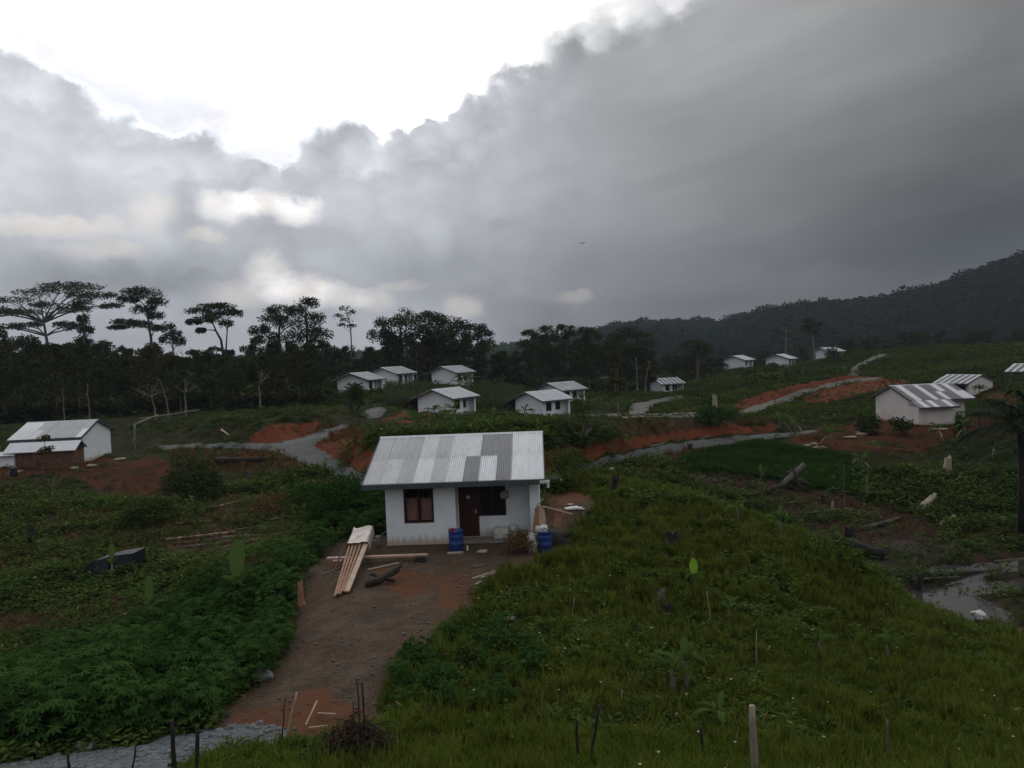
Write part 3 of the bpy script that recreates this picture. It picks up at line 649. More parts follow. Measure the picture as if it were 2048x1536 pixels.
# ------------------------------------------------------------------ houses
ZR, ZE, YE, HW, HD = 3.87, 2.5, 4.0, 3.0, 3.2           # ridge and eave height, eave distance, half width, half depth
SL = (ZR-ZE)/YE
def wall_run(mb, x0, x1, y0, y1, z0, z1, holes=()):
    """wall slab along x with rectangular holes (xa, xb, za, zb)"""
    xs = sorted({x0, x1, *[h[0] for h in holes], *[h[1] for h in holes]})
    for a, b in zip(xs[:-1], xs[1:]):
        hh = [h for h in holes if h[0] <= a+1e-6 and h[1] >= b-1e-6]
        zs = z0
        for h in sorted(hh, key=lambda h: h[2]):
            if h[2] > zs: mb.box((a, y0, zs), (b, y1, h[2]))
            zs = h[3]
        if z1 > zs: mb.box((a, y0, zs), (b, y1, z1))
def window(parent, xa, xb, za, zb, y, mull=1, glass='glassd', facing=-1, depth=.10):
    """frame > sill-side bars, pane; y = outer wall face"""
    f = MB(); t = .065; y0 = y+facing*.025; y1 = y-facing*depth; ya, yb = min(y0, y1), max(y0, y1)
    f.box((xa, ya, za), (xa+t, yb, zb)); f.box((xb-t, ya, za), (xb, yb, zb)); f.box((xa+t, ya, za), (xb-t, yb, za+t)); f.box((xa+t, ya, zb-t), (xb-t, yb, zb))
    for k in range(mull):
        xm = xa+(xb-xa)*(k+1)/(mull+1); f.box((xm-t/2, ya+.01, za+t), (xm+t/2, yb-.01, zb-t))
    f.box((xa+t, ya+.012, zb-.40), (xb-t, yb-.012, zb-.36))
    w = f.build('window', M['frame'], parent)
    p = MB(); ym = y-facing*.05; p.poly([(xa+t, ym, za+t), (xb-t, ym, za+t), (xb-t, ym, zb-t), (xa+t, ym, zb-t)]); p.build('pane', M[glass], w)
    return w
def sheet_roof(tones, x0, x1, y_out, side, wave=.080, amp=.024, fine=True, rows=2, xs_ext=None):
    """one corrugated slope: side -1 front, +1 back; tones[row][sheet]"""
    V = []; Q = []; T = []
    pitch_n = 6 if fine else 1
    ns = len(tones[0]); wsh = (x1-x0)/ns
    yr = .02
    for row in range(rows):
        ya = yr+(y_out-yr)*row/rows-(0.0 if row == 0 else .12); yb = yr+(y_out-yr)*(row+1)/rows
        for k in range(ns):
            tone = tones[row % len(tones)][k]
            xa, xb = x0+k*wsh, x0+(k+1)*wsh+(.05 if k < ns-1 else 0)
            if fine: n = int((xb-xa)/wave*pitch_n)+1
            else: n = 2
            lift = .004*(k % 2)+.006*(rows-row)
            for yy_i, yy in enumerate((ya, yb)):
                for i in range(n):
                    x = xa+(xb-xa)*i/(n-1); z = ZR-SL*yy+lift+(amp*math.sin(2*math.pi*x/wave) if fine else 0)+.03
                    V.append((x, yy*side, z)); T.append(min(1, max(0, tone-(.45*random.random() if i < 4 and k else 0)-.10*yy_i*random.random())))
            b0 = len(V)-2*n
            for i in range(n-1): Q.append((b0+i, b0+i+1, b0+n+i+1, b0+n+i) if side < 0 else (b0+i+1, b0+i, b0+n+i, b0+n+i+1))
    return V, Q, T
def roof_mesh(name, tf, tb, mat_, fine, x0=-3.70, x1=3.22, ext=None, extrow=None, yb=YE):
    V, Q, T = sheet_roof(tf, x0, x1, YE, -1, fine=fine)
    V2, Q2, T2 = sheet_roof(tb, x0, x1, yb, 1, fine=fine)
    Q += [tuple(i+len(V) for i in q) for q in Q2]; V += V2; T += T2
    if ext:
        xa, xb, ye = ext; ns = len(extrow); w = (xb-xa)/ns
        for k in range(ns):
            n = len(V); a, b = xa+k*w, xa+(k+1)*w
            for (x, y) in ((a, YE-.1), (b, YE-.1), (b, ye), (a, ye)): V.append((x, y, ZR-SL*y+.026+.004*(k % 2))); T.append(extrow[k])
            Q.append((n+3, n+2, n+1, n))
    # underside
    n = len(V)
    for s_, yo in ((-1, YE), (1, yb)):
        n = len(V); V += [(x0+.01, .03*s_, ZR-.02), (x1-.01, .03*s_, ZR-.02), (x1-.01, yo*s_*.995, ZR-SL*yo-.02), (x0+.01, yo*s_*.995, ZR-SL*yo-.02)]; T += [.3]*4
        Q.append((n, n+1, n+2, n+3))
    return mesh_np(name, V, np.array(Q), mat_, T)
def stripes(n, hi, lo, period=2, off=0): return [hi if (k+off) % period == 0 else lo for k in range(n)]
uni = lambda n, v, j=.08: [v+random.uniform(-j, j) for _ in range(n)]
MAINT = [[.62, .60, .55, .80, .58, .85, .88, .26, .24, .97, .95], [.66, .76, .58, .92, .64, .92, .22, .95, .22, .98, .96]]
roofs = {}
def get_roof(key):
    if key in roofs: return roofs[key]
    r = {'main': lambda: roof_mesh('corrugated_roof', MAINT, [uni(11, .3)]*2, M['zinc'], True),
         'light': lambda: roof_mesh('light_roof', [uni(10, .82), uni(10, .85)], [uni(10, .7)]*2, M['zinc'], True),
         'grey': lambda: roof_mesh('grey_roof', [uni(10, .55), uni(10, .55)], [uni(10, .5)]*2, M['zinc'], True),
         'strip': lambda: roof_mesh('striped_roof', [stripes(11, .95, .12)]*2, [stripes(11, .9, .15)]*2, M['zinc'], True),
         'left': lambda: roof_mesh('patched_roof', [[.92, .9, .93, .55, .52, .5, .52, .48, .52, .5, .55], [.85, .85, .8, .82, .5, .52, .5, .5, .52, .5, .95]], [uni(11, .5)]*2, M['zinc'], True),
         'rear': lambda: roof_mesh('striped_long_roof', [uni(11, .5)]*2, [[.10, .95, .10, .12, .95, .10, .12, .95, .12, .95, .10][::-1], [.10, .95, .10, .12, .95, .10, .95, .10, .12, .95, .95][::-1]], M['zincF'], True,
                                  ext=(-.9, 3.22, 5.7), extrow=[.12, .93, .12, .12, .95, .12, .95, .14]),
         }[key](); roofs[key] = r
    return r
_cache = {}
def shared(key, mk_):
    if key not in _cache: _cache[key] = mk_()
    return _cache[key]
def house(label, pos, yaw, roof='light', name='house', group='white houses scattered over the hillside', rear=False, big=False, wallm='wall', hidden_back=True, sink=0.0):
    root = empty(name, (pos[0], pos[1], pos[2]-sink), yaw); tag(root, label, 'house', group)
    WH = ZR-SL*HD-.03
    win1 = (-2.28, -1.12, .85, 2.22); dr = (-.24, .57, 0.04, 2.12); win2 = (.57, 1.66, .85, 2.12); rwin = (-1.7, -.95, 1.1, 1.9)
    def walls():
        w = MB(); t = .14
        wall_run(w, -HW, -.27, -HD, -HD+t, -.9, WH-.02, [win1])
        w.box((-.27-t, -HD+t, -.9), (-.27, -2.3, WH))
        wall_run(w, -.27, HW-t, -2.3, -2.3+t, -.9, WH+.25, [dr, win2])
        w.box((HW-.37, -HD, -.9), (HW-t, -HD+.16, WH-.02))                      # pillar at the end of the porch
        for sx in (-1, 1):                                                     # gable walls
            xa = -HW if sx < 0 else HW-t
            pr = [(xa, -HD+(t if sx < 0 else 0), -.9), (xa, HD, -.9), (xa, HD, WH-.02), (xa, 0, ZR-.06), (xa, -HD+(t if sx < 0 else 0), WH-.02+(SL*t if sx < 0 else 0))]
            w.prism(pr, (t, 0, 0))
        wall_run(w, -HW+t, HW-t, HD-t, HD, -.9, WH-.02, [rwin] if rear else [])
        if rear:
            w.box((-.8, HD, -.9), (-.8+t, 4.9, ZR-SL*4.9)); w.box((HW-.001-t, HD+.001, -.9), (HW-.001, 4.9, ZR-SL*4.9)); w.box((-.8, 4.9, -.9), (HW, 5.0, ZR-SL*5.0-.03))
            w.prism([(HW-.001-t, HD+.001, ZR-SL*5.0-.2), (HW-.001-t, 4.95, ZR-SL*5.0-.2), (HW-.001-t, 4.95, ZR-SL*4.95-.04), (HW-.001-t, HD+.001, WH-.04)], (t, 0, 0))
        return w.mesh('wall', M[wallm])
    link_mesh('wall', shared(('wall', rear, wallm), walls), root)
    def porch():
        w = MB(); w.box((-.2, -HD-.06, -.9), (HW+.02, -2.32, .02)); w.box((-HW-.02, -HD+.2, -.9), (HW+.02, HD+.02, -.02)); return w.mesh('porch_slab', M['concrete'])
    link_mesh('porch_slab', shared('porch', porch), root)
    r = link_mesh('roof', get_roof(roof), root)
    def trims():
        w = MB(); z = lambda y: ZR-SL*abs(y)
        w.box((-3.72, -YE-.035, ZE-.17), (3.24, -YE-.005, ZE+.02)); return w.mesh('fascia', M['fascia'])
    def trims2():
        w = MB(); w.box((-3.72, YE+.005, ZE-.17), (3.24, YE+.035, ZE+.02)); return w.mesh('fascia', M['fascia'])
    link_mesh('fascia', shared('fascia', trims), r)
    if not rear: link_mesh('fascia', shared('fascia2', trims2), r)
    if rear:
        w = MB(); w.box((-.92, 5.705, ZR-SL*5.7-.15), (3.24, 5.735, ZR-SL*5.7+.04)); w.build('fascia', M['fascia'], r)
        w = MB(); w.box((-3.72, YE+.005, ZE-.17), (-.93, YE+.035, ZE+.02)); w.build('fascia', M['fascia'], r)
    for sx in (-1, 1):
        def barge(sx=sx):
            w = MB(); xa = -3.74 if sx < 0 else 3.225
            for sy in (-1, 1): w.prism([(xa, 0, ZR-.15), (xa, 0, ZR+.035), (xa, sy*YE, ZE+.035), (xa, sy*YE, ZE-.15)], (.03, 0, 0))
            return w.mesh('barge_board', M['fascia'])
        link_mesh('barge_board', shared(('barge', sx), barge), r)
    def ridge():
        w = MB(); w.prism([(-3.73, -.13, ZR-.02), (-3.73, -.13, ZR+.005), (-3.73, 0, ZR+.075), (-3.73, .13, ZR+.005), (-3.73, .13, ZR-.02), (-3.73, 0, ZR+.055)], (6.98, 0, 0), .75); return w.mesh('ridge_cap', M['zinc'])
    link_mesh('ridge_cap', shared('ridge', ridge), r)
    # windows and door
    w1 = shared_window(root, ('w1', big), lambda p: window(p, win1[0], win1[1], win1[2], win1[3], -HD, 1, 'glass' if big else 'glassd'))
    w2 = shared_window(root, ('w2', big), lambda p: window(p, win2[0], win2[1], win2[2], win2[3], -2.3, 1))
    if rear: shared_window(root, 'w3', lambda p: window(p, rwin[0], rwin[1], rwin[2], rwin[3], HD, 1, facing=1))
    def door_():
        w = MB(); w.box((dr[0], -2.28, .04), (dr[1], -2.20, 2.1)); w.box((dr[0]+.1, -2.285, .25), (dr[1]-.1, -2.279, .95)); w.box((dr[0]+.1, -2.285, 1.1), (dr[1]-.1, -2.279, 1.95)); return w.mesh('door', M['door'])
    d = link_mesh('door', shared('door', door_), root)
    if big:
        h = MB(); h.tube([(.44, -2.30, 1.03), (.44, -2.34, 1.03), (.33, -2.35, 1.03)], .012, 6); h.box((.41, -2.295, .96), (.47, -2.288, 1.12)); h.build('handle', M['steel'], d)
        h = MB(); h.lathe([(.0, 0), (.07, .0), (.07, .012), (0, .012)], 12); o = h.build('door_sign', M['pvc'], d, (.16, -2.29, 1.62)); o.rotation_euler = (R(90), 0, 0)
    return root
def shared_window(root, key, fn):
    if key not in _cache:
        w = fn(root); _cache[key] = w; return w
    w = copy_tree(_cache[key], root); return w

def house_at(px, py, D, phi, label, roof='light', rear=False, wallm='wall', sink=.1, corner=True, flip=False):
    """px, py: foot of the corner shared by the two walls in view; phi: turn of the front away from the viewer"""
    p = ray(px, py)*D; a = math.atan2(p[0], D)
    yaw = R(phi)-a+(math.pi if rear else 0)
    lx, ly = (-HW, -HD) if phi > 0 else (HW, -HD)
    if rear: lx, ly = (HW, 5.0)
    c, s_ = math.cos(yaw), math.sin(yaw)
    pos = (p[0]-(lx*c-ly*s_), p[1]-(lx*s_+ly*c), p[2])
    return house(label, pos, yaw, roof, rear=rear, wallm=wallm, sink=sink)

mx, my = -5.12, 31.0
MYAW = R(-2.0)
main_c = (mx+HW*math.cos(MYAW)-(-HD)*-0, my+HD, -7.42)
c_, s_ = math.cos(MYAW), math.sin(MYAW)
main_pos = (mx-(-HW*c_-(-HD)*s_), my-(-HW*s_+(-HD)*c_), -7.43)
MAIN = house('nearest white house with brown door and corrugated zinc roof, timber lying in its yard', main_pos, MYAW, 'main', big=True)
# curtains behind the left window, drain stub at the eave, bag hung by the window
for a, b_2 in ((-2.2, -1.76), (-1.64, -1.2)):
    V = []; Q = []; n = 25
    for i in range(n):
        x = a+(b_2-a)*i/(n-1); y = -HD+.11+.02*math.sin(i*1.6)
        V += [(x, y, .93), (x, y, 1.84)]
        if i: Q.append((2*i-2, 2*i, 2*i+1, 2*i-1))
    link_mesh('curtain', mesh_np('curtain', V, np.array(Q), M['curtain']), MAIN)
w = MB(); w.box((3.05, -YE-.10, ZE-.12), (3.42, -YE+.02, ZE-.02)); w.tube([(3.36, -YE-.04, ZE-.12), (3.36, -YE-.04, ZE-.30)], .05, 10); w.build('gutter_end', M['pvc'], MAIN)

HS = [
 house_at(735, 786, 149, 60, 'white house with pale grey roof, leftmost of the hilltop three above the maize', 'grey'),
 house_at(794, 772, 160, 54, 'white house with striped zinc roof just behind the leftmost hilltop house', 'strip'),
 house_at(912, 769, 165, 52, 'white house partly hidden by banana plants, rightmost of the hilltop three', 'grey'),
 house_at(905, 830, 117, 53, 'white house with bright zinc roof and wooden lean-to, behind the nearest roof', 'light'),
 house_at(1086, 833, 124, 43, 'white house with plain pale roof and a window, beside the cleared red bank', 'light'),
 house_at(1125, 807, 148, 44, 'white house half hidden behind the plain pale-roofed house', 'grey'),
 house_at(1326, 788, 198, 31, 'small white house with boldly striped roof against the forest edge', 'strip'),
 house_at(1489, 737, 232, 66, 'white house on the green hilltop, leftmost of the far three', 'light'),
 house_at(1577, 735, 225, 72, 'white house on the green hilltop, middle of the far three', 'light'),
 house_at(1661, 719, 250, 50, 'white house beside the tall lone tree, a round bush in front', 'light'),
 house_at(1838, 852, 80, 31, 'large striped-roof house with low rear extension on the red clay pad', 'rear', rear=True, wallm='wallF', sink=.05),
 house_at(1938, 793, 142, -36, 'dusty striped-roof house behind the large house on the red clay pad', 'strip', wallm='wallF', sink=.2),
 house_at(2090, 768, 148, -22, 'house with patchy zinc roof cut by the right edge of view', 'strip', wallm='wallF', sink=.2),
]
LH = house_at(168, 922, 78, -24, 'white house with patched roof and timber kitchen in front, at the far left', 'left'); HS.append(LH)
# timber kitchen built against the left house: parts of that house
def local_box(root, name, mk_, mat_): w = MB(); mk_(w); return w.build(name, mat_, root)
def kitchen(w):
    w.box((-2.2, -5.4, -.9), (3.1, -5.28, 1.5)); w.box((3.0, -5.28, -.9), (3.1, -3.3, 1.45))
    for k in range(9): w.box((-2.2+.6*k, -5.43, -.5), (-2.13+.6*k, -5.4, 1.5))
kt = local_box(LH, 'kitchen_wall', kitchen, M['plank'])
kr = MB(); kr.prism([(-3.2, -5.75, 1.42), (-3.2, -4.35, 2.22), (-3.2, -4.35, 2.28), (-3.2, -5.75, 1.48)], (6.6, 0, 0), .93); kr.build('kitchen_roof', M['zinc'], LH)
kr = MB(); kr.prism([(-3.2, -4.34, 2.22), (-3.2, -3.1, 1.45), (-3.2, -3.1, 1.51), (-3.2, -4.34, 2.28)], (6.6, 0, 0), .6); kr.build('kitchen_roof', M['zinc'], LH)
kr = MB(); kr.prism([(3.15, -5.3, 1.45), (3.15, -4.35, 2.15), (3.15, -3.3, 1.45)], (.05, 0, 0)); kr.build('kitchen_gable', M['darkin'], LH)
kr = MB(); kr.box((-3.9, -5.6, -1.0), (-2.3, -5.1, 1.25)); kr.build('wash_room', M['wall'], LH)
kr = MB(); kr.prism([(-3.95, -6.0, 1.22), (-3.95, -4.9, 1.5), (-3.95, -4.9, 1.53), (-3.95, -6.0, 1.25)], (1.9, 0, 0), .7); kr.build('wash_room_roof', M['zinc'], LH)
# lean-tos at the back of two houses
for root in (HS[3], HS[4]):
    lt = MB(); lt.prism([(-3.4, YE-.1, ZE-.03), (-3.4, YE+2.2, ZE-1.05), (-3.4, YE+2.2, ZE-1.0), (-3.4, YE-.1, ZE+.01)], (5.2, 0, 0), .1); lt.build('lean_to_roof', M['woodgrey'], root)
    for xx in (-3.3, -.8, 1.6):
        p = MB(); p.tube([(xx, YE+2.1, -1.2), (xx, YE+2.1, ZE-1.03)], .06, 6); p.build('lean_to_post', M['woodgrey'], root)
    wl = MB()
    for k in range(9): wl.box((-3.3+.5*k, YE+.9, -.9), (-3.02+.5*k, YE+.94, 1.6))
    wl.build('lean_to_wall', M['woodgrey'], root)

# ------------------------------------------------------------------ plants: leaf templates
def T_from(mb): return np.array(mb.v, float), np.array(mb.f, int), np.array(mb.t, float)
def leafq(mb, base, d, n, L_, W_, t):
    """one folded diamond leaf: base, direction, normal, length, width"""
    base = Vector(base); d = Vector(d).normalized(); n = Vector(n); s_ = d.cross(n); s_ = s_.normalized() if s_.length > 1e-4 else Vector((1, 0, 0)); n = s_.cross(d)
    mb.poly([base, base+d*(L_*.5)+s_*(W_/2)-n*(W_*.12), base+d*L_-n*(L_*.12), base+d*(L_*.5)-s_*(W_/2)-n*(W_*.12)], t)
def rdir(zmin=-1, zmax=1):
    z = random.uniform(zmin, zmax); a = random.uniform(0, 2*math.pi); r = math.sqrt(max(0, 1-z*z)); return Vector((r*math.cos(a), r*math.sin(a), z))
def t_tuft(nb, h, w, spread, curl=.4, tt=(0, 1)):
    mb = MB()
    for _ in range(nb):
        a = random.uniform(0, 2*math.pi); r = random.uniform(0, spread*.35); b = Vector((math.cos(a)*r, math.sin(a)*r, -.03)); a2 = a+random.uniform(-1, 1)
        o = Vector((math.cos(a2), math.sin(a2), 0)); hh = h*random.uniform(.5, 1.1); s_ = Vector((-o.y, o.x, 0))*(w/2); sp_ = spread*random.uniform(.2, 1.0)
        m_ = b+o*(sp_*.35)+Vector((0, 0, hh*.6)); e = b+o*sp_+Vector((0, 0, hh*(1-curl*random.random()))); t = random.uniform(*tt)
        mb.poly([b-s_, b+s_, m_+s_*.8, m_-s_*.8], t); mb.poly([m_-s_*.8, m_+s_*.8, e+s_*.15, e-s_*.15], t)
    return T_from(mb)
def t_bushy(nl, r, h, L_, W_, tt=(0, 1)):
    mb = MB()
    for _ in range(nl):
        d = rdir(-.1, 1); k = random.uniform(.55, 1.0); p = Vector((d.x*r*k, d.y*r*k, d.z*h*k+.02)); dd = (d+rdir()*.6); dd.z = dd.z*.4-.1
        leafq(mb, p, dd, (0, 0, 1), L_*random.uniform(.6, 1.2), W_*random.uniform(.7, 1.2), random.uniform(*tt))
    return T_from(mb)
def t_palmate(nst, r, h, L_, tt=(0, 1)):
    """cassava: leaf stalks carrying hands of narrow drooping lobes"""
    mb = MB()
    for _ in range(nst):
        d = rdir(.0, 1); k = random.uniform(.5, 1.0); p = Vector((d.x*r*k, d.y*r*k, max(.1, h*(.35+.65*d.z*k)))); a0 = random.uniform(0, 6.28); t = random.uniform(*tt)
        tilt = Vector((d.x*.5, d.y*.5, 1)).normalized()
        for j in range(6):
            a = a0+j*2*math.pi/7; v = Vector((math.cos(a), math.sin(a), 0)); v = (v-tilt*v.dot(tilt)); v.z -= .25
            leafq(mb, p, v, tilt, L_*random.uniform(.8, 1.1), L_*.30, min(1, t+random.uniform(-.1, .1)))
    return T_from(mb)
def scatter(name, tmpls, P, S, mat_, label=None, cat=None, kind='stuff', tshift=None, tilt=.0):
    """many copies of leaf templates merged into one mesh: P (n,3) places, S (n,) sizes"""
    n = len(P); which = rng.integers(0, len(tmpls), n); Vs = []; Qs = []; Ts = []; off = 0
    ts_ = tshift if tshift is not None else rng.uniform(-.15, .15, n)
    for k, (tv, tf, tt) in enumerate(tmpls):
        ix = np.nonzero(which == k)[0]; 
        if not len(ix): continue
        a = rng.uniform(0, 2*np.pi, len(ix)); c = np.cos(a)*S[ix]; s_ = np.sin(a)*S[ix]
        x = tv[None, :, 0]*c[:, None]-tv[None, :, 1]*s_[:, None]; y = tv[None, :, 0]*s_[:, None]+tv[None, :, 1]*c[:, None]; z = tv[None, :, 2]*S[ix][:, None]
        if tilt: lx = rng.normal(0, tilt, len(ix)); ly = rng.normal(0, tilt, len(ix)); x = x+z*lx[:, None]; y = y+z*ly[:, None]
        V = np.stack([x+P[ix, 0:1], y+P[ix, 1:2], z+P[ix, 2:3]], -1).reshape(-1, 3)
        Q = (tf[None]+(np.arange(len(ix))*len(tv))[:, None, None]+off).reshape(-1, tf.shape[1])
        Vs.append(V); Qs.append(Q); Ts.append(np.clip(tt[None]*.92+ts_[ix][:, None], 0, 1).ravel()); off += len(V)
    T_all = np.clip(np.concatenate(Ts), 0, .9); T_all[(np.arange(len(T_all))//4*7919 % 97) < 3] = .97
    me = mesh_np(name, np.concatenate(Vs), np.concatenate(Qs), mat_, T_all)
    o = link_mesh(name, me)
    return tag(o, label, cat, None, kind)

# ------------------------------------------------------------------ ground cover
def sample(n, px0, px1, D0, D1, pw=1.0):
    """random ground places, denser close by: uniform in direction and in a power of distance"""
    px = rng.uniform(px0, px1, n); u = rng.random(n)
    e = 2-pw; D = (D0**e+u*(D1**e-D0**e))**(1/e) if abs(e) > 1e-6 else D0*(D1/D0)**u
    X = (px-1024)/F_PX*D; Z = ground_z(X, D); qx, qy = proj(X, D, Z)
    return X, D, Z, qx, qy
hard = np.clip(blur(np.clip(mk['roadn']+mk['roadm']+mk['roadu']+mk['path'], 0, 1), 1), 0, 1)
mk['hard'] = hard; mk['bare'] = np.clip(hard+mk['red']*.86+mk['redd']*.84+mk['mud']*.92+mk['pond']+mk['debris']*.6, 0, 1)
mk['bare'] = np.clip(mk['bare']+blur(mk['pond'], 4)*1.3, 0, 1)
def in_house(X, Y, pad=.25):
    r = np.zeros(np.shape(X), bool)
    for h in HS+[MAIN]:
        dx = X-h.location.x; dy = Y-h.location.y; c, s_ = math.cos(-h.rotation_euler.z), math.sin(-h.rotation_euler.z)
        lx = dx*c-dy*s_; ly = dx*s_+dy*c; r |= (np.abs(lx) < HW+pad) & (ly > -HD-pad-.1) & (ly < HD+pad)
    return r
def keep(X, D, mask, prob): return rng.random(len(X)) < prob
def region_vals(qx, qy, regs, default):
    v = np.full(len(qx), default, float)
    for poly, val in regs: v[inpoly(qx, qy, poly)] = val
    return v
K_KNOLL = [(745, 1440), (800, 1330), (900, 1250), (985, 1150), (1110, 1100), (1130, 1050), (1190, 1012), (1100, 950), (1250, 960), (1420, 1000), (1500, 1032), (1600, 1068), (1700, 1116), (1830, 1210), (2040, 1276), (2500, 1300), (2600, 1700), (640, 1700), (640, 1500)]
K_GREENF = [(1320, 940), (1400, 905), (1520, 882), (1600, 900), (1700, 915), (1720, 990), (1600, 985), (1480, 960), (1360, 950)]
K_CASS = [(-600, 1420), (-300, 1390), (60, 1350), (180, 1320), (300, 1250), (380, 1215), (450, 1190), (520, 1160), (580, 1140), (640, 1105), (640, 1040), (600, 1075), (690, 1020), (765, 1000), (765, 1085), (650, 1105), (600, 1150), (596, 1250), (560, 1310), (520, 1370), (430, 1430), (390, 1452), (280, 1478), (100, 1500), (0, 1515), (-600, 1560)]
K_CASS2 = [(770, 1365), (860, 1300), (950, 1235), (1010, 1260), (1090, 1330), (1000, 1420), (880, 1450), (760, 1450)]
K_BOTTOM = [(640, 1490), (760, 1450), (900, 1460), (1100, 1470), (1500, 1500), (2100, 1500), (2500, 1500), (2500, 1800), (300, 1800), (380, 1530), (450, 1512), (560, 1500)]
# olive grass on the knoll and at the foot of the picture
tufts = [t_tuft(15, .34, .018, .20) for _ in range(6)]
X, D, Z, qx, qy = sample(125000, -250, 2350, 9.5, 48, 1.15)
dens = region_vals(qx, qy, [(K_KNOLL, 1.0)], 0.0)
patch = fbm(X*1.5, D*1.5, 3, 41); dens *= np.clip((patch-.34)*6, .30, 1)
ok = (rng.random(len(X)) < dens*(1-.97*gm('bare', X, D))) & ~in_house(X, D)
P = np.stack([X, D, Z], 1)[ok]; S = rng.uniform(.5, 1.25, len(P))*(.55+1.0*fbm(P[:, 0]*1.8, P[:, 1]*1.8, 3, 42)**1.3)
ts1 = (fbm(P[:, 0]*.5, P[:, 1]*.5, 4, 43)-.5)*1.3+(fbm(P[:, 0]*2.4, P[:, 1]*2.4, 2, 47)-.5)*.9
scatter('grass', tufts, P, S, L['grass'], 'knee-high olive green grass covering the knoll beside the nearest house', 'grass', tshift=np.clip(ts1, -.5, .42), tilt=.15)
tu = [t_tuft(22, .62, .026, .17, .25, (.35, 1)) for _ in range(6)]
X, D, Z, qx, qy = sample(30000, -250, 2350, 11, 46, 1.0)
dens = region_vals(qx, qy, [(K_KNOLL, .42)], 0.0)*np.clip((fbm(X*1.1, D*1.1, 3, 48)-.40)*6, 0, 1)*(1-gm('bare', X, D))
ok = (rng.random(len(X)) < dens) & ~in_house(X, D); P = np.stack([X, D, Z], 1)[ok]
scatter('grass', tu, P, rng.uniform(.6, 1.15, len(P)), L['grass'], 'taller feathery clumps standing out of the knoll grass', 'grass', tshift=rng.uniform(-.3, .2, len(P)), tilt=.12)
# brighter grass strip along the very bottom
tb = [t_tuft(18, .42, .016, .20) for _ in range(5)]
X, D, Z, qx, qy = sample(24000, -300, 2350, 9.0, 17.5, 1.0)
dens = region_vals(qx, qy, [(K_BOTTOM, 1.0)], 0.0)
ok = (rng.random(len(X)) < dens*(1-gm('hard', X, D)))
P = np.stack([X, D, Z], 1)[ok]; S = rng.uniform(.6, 1.2, len(P))
scatter('grass', tb, P, S, L['grassb'], 'brighter grass in a strip along the bottom edge of view', 'grass', tshift=np.clip((fbm(P[:, 0]*.7, P[:, 1]*.7, 3, 44)-.5)*1.4, -.5, .4), tilt=.2)
# fine green field beyond the knoll
tg = [t_tuft(20, .5, .03, .28) for _ in range(4)]
X, D, Z, qx, qy = sample(30000, 1280, 1760, 52, 80, 0.6)
dens = region_vals(qx, qy, [(K_GREENF, 1.0)], 0.0)
ok = rng.random(len(X)) < dens*(1-gm('bare', X, D))
P = np.stack([X, D, Z], 1)[ok]; scatter('grass', tg, P, rng.uniform(.6, 1.2, len(P)), L['grassd'], 'dense deep green rice plot on the slope beyond the mud', 'grass', tshift=(fbm(P[:, 0]*.3, P[:, 1]*.3, 3, 45)-.5)*.8)
# low weeds everywhere else, near and far
wd = [t_bushy(26, .22, .22, .13, .07) for _ in range(5)]
X, D, Z, qx, qy = sample(60000, -350, 2400, 10, 62, 1.1)
pt = fbm(X*.3, D*.3, 4, 51); kn = np.clip((fbm(X*.28, D*.28, 3, 57)-.5)*9, 0, 1)
dens = np.where(inpoly(qx, qy, K_KNOLL), .05+.5*kn+.40*inpoly(qx, qy, [(700, 1480), (860, 1330), (1000, 1200), (1250, 1130), (1480, 1200), (1620, 1330), (1560, 1500), (1000, 1500)]), 1)*region_vals(qx, qy, [(K_KNOLL, 1.0), (K_GREENF, .05), (K_BOTTOM, .25)], .8)*np.clip((pt-.30)*5, .12, 1)*(1-.93*gm('bare', X, D))*(1-.999*gm('hard', X, D))*(1-.55*gm('brown', X, D))*(1-.6*gm('wet', X, D))
ok = (rng.random(len(X)) < dens) & ~in_house(X, D)
P = np.stack([X, D, Z], 1)[ok]; S = rng.uniform(.7, 1.7, len(P))*np.clip(P[:, 1]/28, .8, 1.8)
scatter('undergrowth', wd, P, S, L['weed'], 'low leafy weeds over the near slopes and the wet hollow', 'weeds', tshift=np.clip((fbm(P[:, 0]*.25, P[:, 1]*.25, 3, 52)-.5)*1.3, -.4, .3))
wf = [t_bushy(40, .6, .5, .34, .22) for _ in range(5)]
X, D, Z, qx, qy = sample(60000, -500, 2600, 55, 300, 1.15)
pt = fbm(X*.09, D*.09, 4, 53)
dens = np.clip((pt-.30)*4, .12, 1)*(1-.97*gm('bare', X, D))*(1-.5*gm('brown', X, D))*region_vals(qx, qy, [(K_GREENF, .02)], .85)
ok = (rng.random(len(X)) < dens) & ~in_house(X, D, 1.2)
P = np.stack([X, D, Z], 1)[ok]; S = rng.uniform(.45, 1.15, len(P))*np.clip(P[:, 1]/110, .6, 2.0)*(.6+.8*fbm(P[:, 0]*.2, P[:, 1]*.2, 2, 54))*np.where((P[:, 0]/P[:, 1] > .17) & (P[:, 1] > 95), np.where(P[:, 0]/P[:, 1] > .44, .85, .30+1.3*np.clip((fbm(P[:, 0]*.045, P[:, 1]*.045, 3, 58)-.48)*5, 0, 1)), 1)
scatter('undergrowth', wf, P, S, L['weed'], 'scrubby green growth over the middle and far slopes', 'weeds', tshift=np.clip((fbm(P[:, 0]*.06, P[:, 1]*.06, 3, 55)-.55)*1.6, -.6, .25))
th = [t_tuft(22, .55, .06, .5) for _ in range(4)]
X, D, Z, qx, qy = sample(42000, 1250, 2500, 95, 275, .9)
ok = (rng.random(len(X)) < .95*(1-gm('bare', X, D))) & ~in_house(X, D, .5)
